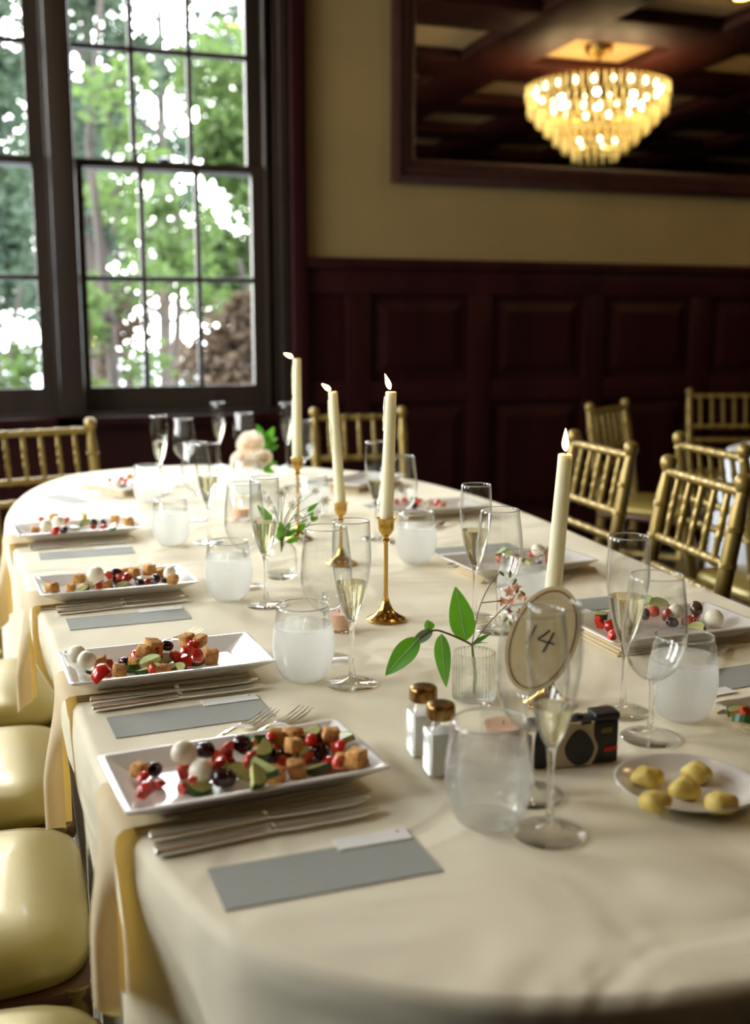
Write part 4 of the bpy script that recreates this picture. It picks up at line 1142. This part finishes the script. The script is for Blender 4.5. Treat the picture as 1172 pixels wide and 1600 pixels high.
rtv = c2w(1, 0, 0); A_R = math.atan2(rtv.y, rtv.x)
candlestick(C3, .172, 'brass candlestick at the middle, standing clear on the tablecloth')
candlestick(C2, .130, 'brass candlestick seen through the middle wine glass')
candlestick(C1, .190, 'brass candlestick among the white flowers, leftmost of four')
candlestick(C4, .118, 'brass candlestick hidden behind the table number')
candle(C3, .172, .222, .035, [(A_R + PI, .16, .215)], -.38, .027, 'lit taper candle on the middle candlestick, leaning right', 1)
candle(C2, .130, .240, -.06, [(A_R + PI, .14, .225), (A_R + PI + .4, .12, .18)], -1.2, .022, 'lit dripping taper candle leaning left, shortest of four', 2)
candle(C1, .190, .238, .01, [(A_R + PI, .16, .225), (A_R + PI - .4, .05, .15)], -2.4, .022, 'lit taper candle leftmost of four, its flame blown left', 3)
candle(C4, .118, .222, .060, [], -.08, .029, 'lit taper candle on the right, behind the table number', 4)

# ------------------------------------------------------------------ salt and pepper shakers
def shaker(loc, rz, label):
    e = empty('shaker', loc, rz); tag(e, label, 'shaker', 'salt and pepper shakers')
    a = .0155
    def sq(h, z, r=.003):
        o_ = []
        for cx_, cy_, a0 in ((h - r, h - r, 0), (-h + r, h - r, PI / 2), (-h + r, -h + r, PI), (h - r, -h + r, 1.5 * PI)):
            for k in range(4): t = a0 + PI / 2 * k / 3; o_.append((cx_ + r * math.cos(t), cy_ + r * math.sin(t), z))
        return o_
    rows = [sq(a - .001, 0), sq(a, .001), sq(a, .052), sq(a - .001, .054), sq(.0125, .060, .009), sq(.0122, .066, .010)]
    v = []; [v.extend(q) for q in rows]; n = 16
    f = [(i * n + k, i * n + (k + 1) % n, (i + 1) * n + (k + 1) % n, (i + 1) * n + k) for i in range(len(rows) - 1) for k in range(n)] + [tuple(range(n)), tuple((len(rows) - 1) * n + k for k in range(n))]
    MB().add(v, f).build('glass_body', M['glass'], e)
    MB().add(*bevel_box(-a + .0018, a - .0018, -a + .0018, a - .0018, .003, .050, .002)).build('filling', M['salt'], e)
    rb = MB()
    for k in range(13):
        z = .004 + k * .0038
        for s in (-1, 1): rb.add(*tube([(s * a, -a + .003, z), (s * a, a - .003, z)], .0013, 6))
    tag(rb.build('ribs', M['ribglass'], e), kind='stuff')
    MB().add(*lathe(smooth_prof([(.0150, .064), (.0158, .066), (.0158, .074), (.0150, .0785), (.012, .0805), (.006, .081)], 3) + [(0, .081)], 28)).build('cap', M['cap'], e)
    ho = MB()
    for (x, y) in ((0, 0), (.005, 0), (-.005, 0), (.0025, .0045), (-.0025, .0045), (.0025, -.0045), (-.0025, -.0045)):
        ho.add(*lathe([(0, .0808), (.0010, .0808), (.0010, .0814), (0, .0814)], 8), Matrix.Translation((x, y, 0)))
    ho.build('pour_holes', M['black'], e)
    return e
S1 = at(688, 1209); S2 = at(661, 1178)
srz = math.radians(-4)
shaker((S1.x, S1.y, ZT), srz, 'square ribbed glass shaker with brass cap, the nearer of two')
shaker((S2.x, S2.y, ZT), srz, 'square ribbed glass shaker with brass cap, partly behind the other')

# ------------------------------------------------------------------ small camera with the table number
q0 = at(831, 1204); q1 = at(966, 1192); dv_ = (q1 - q0); cw = dv_.length; crz = math.atan2(dv_.y, dv_.x)
k_ = empty('toy_camera', (q0.x, q0.y, ZT), crz); tag(k_, 'small black and beige box camera holding up the table number', 'camera')
H_ = .056
MB().add(*bevel_box(0, cw, .0, .026, 0, H_ - .004, .004)).build('body', M['black'], k_)
def face(name, pts, d0, d1, mat):
    v = [(x, -d0, z) for x, z in pts] + [(x, -d1, z) for x, z in pts]; n = len(pts)
    f = [tuple(range(n)), tuple(range(n, 2 * n))] + [(i, (i + 1) % n, n + (i + 1) % n, n + i) for i in range(n)]
    return MB().add(v, f).build(name, mat, k_, ang=30)
gl_ = smooth_prof([(.0195, .0006), (.024, .012), (.0215, .026), (.0145, .040), (.0125, H_ - .005)], 4)
gr_ = smooth_prof([(.071, H_ - .005), (.070, H_ - .012), (.071, .033), (.0755, .022), (.0735, .012), (.068, .0006)], 4)
face('front_panel', gl_ + gr_, .0, .0022, M['beige'])
pear = []
for t in range(32):
    a = 2 * PI * t / 32; z = math.sin(a); r_ = .0165 * (1 - .30 * max(0, z))
    pear.append((.0535 + r_ * math.cos(a), .0225 + .0195 * z + (.001 if z > 0 else .0)))
face('lens_cover', pear, .0022, .0052, M['black'])
face('red_stripe', [(.0835, .014), (cw - .002, .016), (cw - .002, .0215), (.0835, .0195)], 0, .0012, M['red'])
face('flash_window', [(.080, .036), (.0925, .037), (.0925, .043), (.080, .042)], 0, .0012, M['yellowish'])
face('viewfinder', [(.055, .0485), (.0665, .0495), (.0665, .0535), (.055, .0525)], .0022, .0036, M['black'])
MB().add(*bevel_box(.072, cw + .001, -.001, .024, H_ - .006, H_ + .003, .003)).build('top_cap', M['black'], k_)
MB().add(*lathe([(0, 0), (.005, 0), (.005, .003), (0, .0035)], 16), Matrix.Translation((.058, .013, H_ - .004))).build('shutter_button', M['black'], k_)

# oval table number card, resting on the camera and leaning back against the candlestick
tn = empty('table_number_card'); tag(tn, 'oval cream card with brown ring, handwritten with the table number 14', 'sign')
ca, cb = .0385, .063
def oval(a, b_, n=48): return [(a * math.cos(2 * PI * k / n), b_ * math.sin(2 * PI * k / n)) for k in range(n)]
MB().add(*prism(oval(ca, cb), 0, .0022)).build('card', M['kraft'], tn, ang=30)
ro, ri = oval(ca - .0040, cb - .0044), oval(ca - .0056, cb - .0060)
v = [(x, y, .0026) for x, y in ro] + [(x, y, .0026) for x, y in ri] + [(x, y, .0022) for x, y in ro] + [(x, y, .0022) for x, y in ri]; n = 48
f = []
for i in range(n):
    j = (i + 1) % n; f += [(i, j, n + j, n + i), (i, j, 2 * n + j, 2 * n + i), (n + i, n + j, 3 * n + j, 3 * n + i)]
MB().add(v, f).build('ring_print', M['ring'], tn, ang=30)
dg = MB()
def stroke(pts, w_=.0011):
    P = [Vector((x, y, 0)) for x, y in pts]
    v, f = [], []
    for i, p in enumerate(P):
        t = (P[min(i + 1, len(P) - 1)] - P[max(i - 1, 0)]).normalized(); nn = Vector((-t.y, t.x, 0)) * w_
        for z in (.0022, .0027): v += [(p.x + nn.x, p.y + nn.y, z), (p.x - nn.x, p.y - nn.y, z)]
    for i in range(len(P) - 1):
        a = i * 4; b_ = a + 4
        f += [(a + 2, a + 3, b_ + 3, b_ + 2), (a, a + 2, b_ + 2, b_), (a + 1, a + 3, b_ + 3, b_ + 1)]
    return v, f
for nm, sts in (('digit', [[(-.0125, .012), (-.0135, 0), (-.0150, -.013)]]),
                ('digit', [smooth_prof([(.0040, .013), (-.001, .004), (-.0045, -.0015), (.004, -.001), (.0150, .0005)], 4), smooth_prof([(.0090, .0125), (.0078, 0), (.0058, -.0135)], 4)])):
    mb = MB(); [mb.add(*stroke(s)) for s in sts]
    mb.build(nm, M['ink'], tn, smooth=False)
cardc = at_d(848, 999, 1.185)
fwd = c2w(0, 1, 0); rt_ = c2w(1, 0, 0)
nz_ = (-fwd * .93 + rt_ * -.30 + Vector((0, 0, .22))).normalized()
up_ = (Vector((0, 0, 1)) + rt_ * .36).normalized(); up_ = (up_ - nz_ * up_.dot(nz_)).normalized()
xr_ = up_.cross(nz_)
tn.matrix_world = Matrix.Translation(cardc) @ Matrix((xr_, up_, nz_)).transposed().to_4x4()

# ------------------------------------------------------------------ butter dish
bp0 = at(1072, 1242)
d = empty('butter_dish', (bp0.x, bp0.y, ZT)); tag(d, 'small round white dish of yellow butter balls at the right', 'dish')
MB().add(*lathe(smooth_prof([(.040, 0), (.045, .0015), (.060, .008), (.0725, .0140), (.0735, .0152), (.0718, .0158)], 3) + smooth_prof([(.066, .0122), (.052, .0062), (.040, .0042)], 3) + [(0, .004)], 56)).build('dish', M['china'], d, ang=60)
del_ = [(1013.5, 1214, 'back left'), (1090, 1207, 'back right'), (1070, 1232, 'middle'), (1025, 1252, 'front left'), (1128, 1255, 'front right')]
for i, (px, py, w_) in enumerate(del_):
    q = at(px, py, TZ + .015)
    b_ = MB().add(*blob(.0160, .0145, .0100, 40 + i, .10, 18, 11, .85)).build('butter_ball', M['butter'], None, (q.x, q.y, TZ + .0142 + .0006), ang=None)
    tag(b_, 'knobbly yellow butter ball on the round dish, the %s one' % w_, 'butter', 'butter balls on the dish')

# ------------------------------------------------------------------ vases, flowers, leaves
def leaf_mesh(L_, W_, bend, fold, seed, curl=0.0, nx=12):
    "leaf along +x, blade up +z; bends down along its length, folded along the midrib"
    v, f = [], []; r = random.Random(seed)
    for i in range(nx + 1):
        t = i / nx
        wd = W_ * (math.sin(PI * min(1, t ** .8)) ** .75) * (1 - .25 * t) if 0 < t < 1 else .0004
        x = L_ * (t - .08 * bend * t * t); z = -bend * L_ * t * t * .5
        for s in (-1, -.5, 0, .5, 1):
            v.append((x, s * wd * (1 - .15 * abs(s) * fold), z + fold * abs(s) * wd * .55 + curl * s * wd * t + .03 * wd * math.sin(9 * t + 2 * s)))
    for i in range(nx):
        for k in range(4): a = i * 5 + k; f.append((a, a + 1, a + 6, a + 5))
    return v, f
def orient(base, tip, up):
    x = (Vector(tip) - Vector(base)).normalized(); z = Vector(up); z = (z - x * z.dot(x)).normalized(); y = z.cross(x)
    return Matrix.Translation(base) @ Matrix((x, y, z)).transposed().to_4x4()
def ribbed_vase(loc, label, h, r_, group=None):
    e = empty('ribbed_vase', loc); tag(e, label, 'vase', group)
    P = [(0, 0), (r_ * .98, 0), (r_, .003), (r_, h * .82), (r_ * .985, h * .9), (r_ * .99, h), (r_ * .93, h + .0006), (r_ * .92, h * .9), (r_ * .92, .006), (0, .006)]
    MB().add(*lathe(P, 128, 32, .022)).build('glass', M['ribglass'], e, ang=80)
    MB().add(*lathe([(0, .0065), (r_ * .88, .0065), (r_ * .88, h * .62), (0, h * .62)], 32)).build('water', M['water'], e)
    return e
def flower5(parent, loc, nrm, R, mat, name='blossom', petals=5):
    fm = MB()
    for k in range(petals):
        a = 2 * PI * k / petals
        v, f = leaf_mesh(R, R * .36, -.3, .25, k, nx=5)
        fm.add(v, f, Matrix.Rotation(a, 4, 'Z') @ Matrix.Rotation(-.25, 4, 'Y'))
    n_ = Vector(nrm).normalized()
    Mx = Vector((0, 0, 1)).rotation_difference(n_).to_matrix().to_4x4()
    b_ = fm.build(name, mat, parent); b_.matrix_basis = Matrix.Translation(loc) @ Mx
    MB().add(*blob(R * .2, R * .2, R * .14, 3, .05, 8, 6)).build('flower_eye', M['eye'], b_)
    return b_
VB0 = at(740, 1090)
vz = ribbed_vase((VB0.x, VB0.y, ZT), 'low ribbed clear glass vase behind the shakers', .062, .028)
sg = empty('leafy_sprig', (VB0.x, VB0.y, TZ + .030)); tag(sg, 'green leafy sprig with three large leaves in the low ribbed vase', 'plant')
org = Vector((VB0.x, VB0.y, TZ + .030))
def rel(px, py, D): return at_d(px, py, D) - org
D0 = 1.352
toc = -c2w(0, 1, 0)
n0 = rel(738, 1008, D0)
MB().add(*tube([(0, 0, -.022), (0.002, 0, .0), n0 * .8, n0], [.0016, .0018, .0018, .0016], 7)).build('main_stem', M['stem'], sg)
pA = rel(725, 1001, D0); pB = rel(697, 989, 1.34); pC = rel(677, 985, 1.33); pD = rel(655, 997, 1.32)
MB().add(*tube(smooth_prof([tuple(n0), tuple(pA), tuple(pB), tuple(pC), tuple(pD)], 4), [.0014] * 17, 6)).build('twig', M['twig'], sg)
def leaf(base, tip, up, W_, bend, fold, seed, mat='leaf', curl=0.0, name='leaf'):
    L_ = (Vector(tip) - Vector(base)).length
    b_ = MB().add(*leaf_mesh(L_, W_, bend, fold, seed, curl)).build(name, M[mat], sg, ang=None)
    b_.matrix_basis = orient(base, tip, up)
    v = [(L_ * t * (1 - .08 * bend * t), 0, -bend * L_ * t * t * .5 + .0004) for t in [k / 10 for k in range(10)]]
    MB().add(*tube(v, [.0007 - .00004 * k for k in range(10)], 5)).build('midrib', M['leaf_pale'], b_)
    return b_
leaf(rel(728, 1002, D0), rel(712, 917, 1.35), toc + Vector((0, 0, .12)), .0190, .10, .25, 1)
leaf(pD, rel(599, 1056, 1.31), toc * .9 + Vector((0, 0, .55)) + rt_ * -.1, .0165, .25, .35, 2)
leaf(rel(676, 984, 1.33), rel(640, 1008, 1.325), toc * .5 + Vector((0, 0, .5)) + rt_ * .6, .0085, -.2, .4, 3, 'leaf_pale')
leaf(rel(672, 985, 1.33), rel(668, 968, 1.335), toc + rt_ * .4, .0085, .2, .4, 5)
leaf(rel(690, 990, 1.335), rel(696, 1076, 1.33), toc + rt_ * -.35, .0135, .12, .4, 4, curl=.35)
leaf(n0, rel(768, 988, 1.36), Vector((0, 0, 1)) + toc * .5, .0045, .1, .5, 6)
leaf(rel(742, 1006, D0), rel(764, 1002, 1.37), Vector((0, 0, 1)), .0035, .2, .5, 8, 'leaf_dark')
pf = empty('pink_flower_sprig', org); tag(pf, 'thin sprig of small pink and crimson flowers in the low ribbed vase', 'flower')
s1 = [rel(738, 1006, D0), rel(744, 970, 1.36), rel(752, 942, 1.37), rel(765, 915, 1.38), rel(782, 893, 1.385)]
s2 = [rel(740, 1006, D0), rel(760, 978, 1.37), rel(785, 952, 1.38), rel(806, 930, 1.385)]
s3 = [s1[2], rel(772, 940, 1.375), rel(795, 938, 1.38)]
for s in (s1, s2, s3): MB().add(*tube(smooth_prof([tuple(p) for p in s], 3), .0007, 5)).build('stalk', M['twig'], pf)
for i, (px, py, c_, R) in enumerate(((796, 925, 'pink', .009), (806, 918, 'pink', .008), (786, 938, 'pink', .0085), (812, 930, 'pink', .008), (800, 940, 'pink', .007), (795, 955, 'crimson', .0055), (814, 956, 'crimson', .006), (820, 935, 'pink', .006))):
    flower5(pf, rel(px, py, 1.385 + .008 * math.sin(i * 2.1)), toc + Vector((math.sin(i * 3), 0, .5 * math.cos(i * 5))), R, M[c_])
for i, (px, py) in enumerate(((797, 897), (804, 909), (817, 927), (826, 945), (808, 922), (784, 896), (790, 968), (798, 975), (803, 966))):
    b_ = MB().add(*blob(.0022, .0022, .005, i, .05, 8, 6)).build('bud', M['stem'], pf); q = rel(px, py, 1.385)
    b_.matrix_basis = Matrix.Translation(q) @ Matrix.Rotation(.9 * math.sin(i * 2.3), 4, 'Y')
# clear bud vase of white flowers in the middle of the table
def bottle_vase(loc, label, h, r_):
    e = empty('bud_vase', loc); tag(e, label, 'vase')
    P = smooth_prof([(r_, .002), (r_ * 1.03, .01), (r_, h * .55), (r_ * .6, h * .74), (r_ * .5, h * .9), (r_ * .58, h)], 4)
    MB().add(*lathe([(0, 0), (r_ * .9, 0)] + glass_shell(P, .0018, .006), 36)).build('glass', M['glass'], e, ang=70)
    return e
def spray(label, base, z0, D, eye, blooms, leaves, R, mat, name='white_flower_spray'):
    o_ = Vector((base.x, base.y, z0)); s_ = empty(name, o_); tag(s_, label, 'flower')
    for i, (px, py) in enumerate(blooms):
        q = at_d(px, py, D + .05 * math.sin(i * 2.7)) - o_
        MB().add(*tube(smooth_prof([(0, 0, -.02), (q.x * .25, q.y * .25, q.z * .55), tuple(q)], 4), .0008, 5)).build('stalk', M['stem'], s_)
        flower5(s_, q, toc + Vector((.5 * math.sin(i * 3.3), .2, .35 * math.cos(i * 1.7))), R * (.85 + .3 * ((i * 7) % 5) / 5), M[mat], petals=6)
    for i, (px, py, tx, ty) in enumerate(leaves):
        a = at_d(px, py, D) - o_; b_ = at_d(tx, ty, D + .03 * math.sin(i)) - o_
        l_ = MB().add(*leaf_mesh((b_ - a).length, (b_ - a).length * .2, .2, .3, i)).build('leaf', M['leaf'], s_, ang=None)
        l_.matrix_basis = orient(a, b_, toc + Vector((.3 * math.sin(i * 2), 0, .5)))
    return s_
VB1 = at(440, 902); D1_ = VB1.x * SA + VB1.y * CA
bottle_vase((VB1.x, VB1.y, ZT), 'clear bud vase of white flowers in the middle of the table', .095, .030)
spray('loose spray of small white daisies spilling from the clear bud vase', VB1, TZ + .07, D1_, None,
      [(494, 767), (458, 788), (508, 781), (470, 776), (440, 770), (430, 800), (448, 762), (480, 812), (463, 806), (424, 785), (455, 832), (500, 800), (470, 842), (415, 770)],
      [(445, 838, 468, 825), (440, 840, 455, 815), (470, 830, 490, 796), (480, 800, 497, 786), (436, 845, 440, 815), (430, 830, 412, 795), (425, 815, 402, 790), (448, 848, 470, 838), (485, 815, 498, 805)], .0125, 'petal')
VB2 = at(388, 752); D2_ = VB2.x * SA + VB2.y * CA
# peach roses with greenery further back
vr = empty('white_vase', (VB2.x, VB2.y, ZT)); tag(vr, 'pale vase holding peach roses near the far end of the table', 'vase')
MB().add(*lathe(smooth_prof([(.030, 0), (.036, .01), (.037, .05), (.030, .075), (.033, .088)], 4) + [(.030, .088), (.027, .075), (.033, .05), (.030, .008), (0, .006)], 32)).build('body', M['china'], vr, ang=60)
def rose(loc, R, label, seed):
    r = random.Random(seed); e = empty('rose', loc); tag(e, label, 'flower', 'peach roses in the pale vase')
    e.rotation_euler = Vector((0, 0, 1)).rotation_difference((toc + Vector((r.uniform(-.3, .3), 0, .7))).normalized()).to_euler()
    for ly, (n_, rad, ht, opn) in enumerate(((3, .22, .95, .05), (4, .42, .90, .18), (5, .66, .78, .38), (6, .92, .58, .62))):
        for k in range(n_):
            a0 = 2 * PI * k / n_ + ly * .6; v, f = [], []; nu = 6
            for j in range(5):
                t = j / 4; rr = R * rad * (.35 + .65 * math.sin(t * 1.5)) + R * opn * .35 * t * t; z = R * (ht * t - .35)
                for i in range(nu + 1):
                    a = a0 + (i / nu - .5) * 2 * PI / n_ * 1.45 * (.55 + .45 * math.sin(PI * min(1, t * .75 + .2)))
                    v.append((rr * math.cos(a), rr * math.sin(a), z - .12 * R * abs(i / nu - .5) * 2 * t))
            for j in range(4):
                for i in range(nu): b_ = j * (nu + 1) + i; f.append((b_, b_ + 1, b_ + nu + 2, b_ + nu + 1))
            MB().add(v, f).build('petal', M['rose'], e, ang=None)
    zt_ = -.35 * R
    MB().add(*tube([(0, 0, zt_), (0, 0, zt_ - .03)], .0025, 6)).build('stalk', M['stem'], e)
    return e
rose(at_d(392, 694, D2_ - .03), .040, 'large peach rose at the top of the pale vase', 1)
rose(at_d(380, 722, D2_ - .06), .036, 'creamy peach rose low on the left of the pale vase', 2)
rose(at_d(412, 716, D2_ - .02), .026, 'small pale rose bud on the right of the pale vase', 3)
o_ = Vector((VB2.x, VB2.y, TZ + .08)); gs = empty('greenery', o_); tag(gs, 'green leafy sprigs beside the peach roses', 'plant')
for i, (a, b_, c_, d_) in enumerate(((412, 690, 402, 664), (414, 692, 428, 668), (416, 695, 432, 684), (418, 705, 434, 696), (410, 725, 388, 706), (412, 728, 432, 722), (405, 735, 400, 716), (415, 700, 420, 676), (410, 732, 430, 738), (402, 732, 416, 718))):
    p, q = at_d(a, b_, D2_) - o_, at_d(c_, d_, D2_ - .03) - o_
    l_ = MB().add(*leaf_mesh((q - p).length, (q - p).length * .24, .2, .3, i)).build('leaf', M['leaf'] if i % 3 else M['leaf_dark'], gs, ang=None); l_.matrix_basis = orient(p, q, toc + Vector((.4 * math.sin(i * 2), 0, .4)))
MB().add(*tube([(0, 0, -.03), tuple((at_d(408, 735, D2_) - o_)), tuple((at_d(414, 692, D2_) - o_))], .0016, 6)).build('stalk', M['stem'], gs)

# ------------------------------------------------------------------ votive candles
def votive(px, py, label, lit=True):
    q = at(px, py); e = empty('votive_candle', (q.x, q.y, ZT)); tag(e, label, 'candle', 'peach votive candles')
    P = smooth_prof([(.020, .001), (.0235, .006), (.0265, .03), (.0285, .060)], 3)
    MB().add(*lathe([(0, 0), (.018, 0)] + glass_shell(P, .002, .005), 30)).build('cup', M['glass'], e, ang=70)
    MB().add(*lathe([(0, .0054), (.0205, .0054), (.0232, .030), (.020, .0295), (0, .029)], 24)).build('wax', M['peach'], e)
    if lit: MB().add(*lathe(smooth_prof([(0, 0), (.0026, .003), (.0034, .007), (.0018, .013), (0, .018)], 3), 10)).build('flame', M['flame'], e, (0, 0, .033))
    MB().add(*tube([(0, 0, .028), (0, 0, .034)], .0007, 5)).build('wick', M['wick'], e)
    return e
votive(530, 985, 'peach votive candle in a glass cup behind the middle flute', False)
votive(376, 812, 'lit peach votive candle behind the third wine glass on the left')
votive(786, 1170, 'peach votive candle in a glass cup behind the nearest tumbler', False)
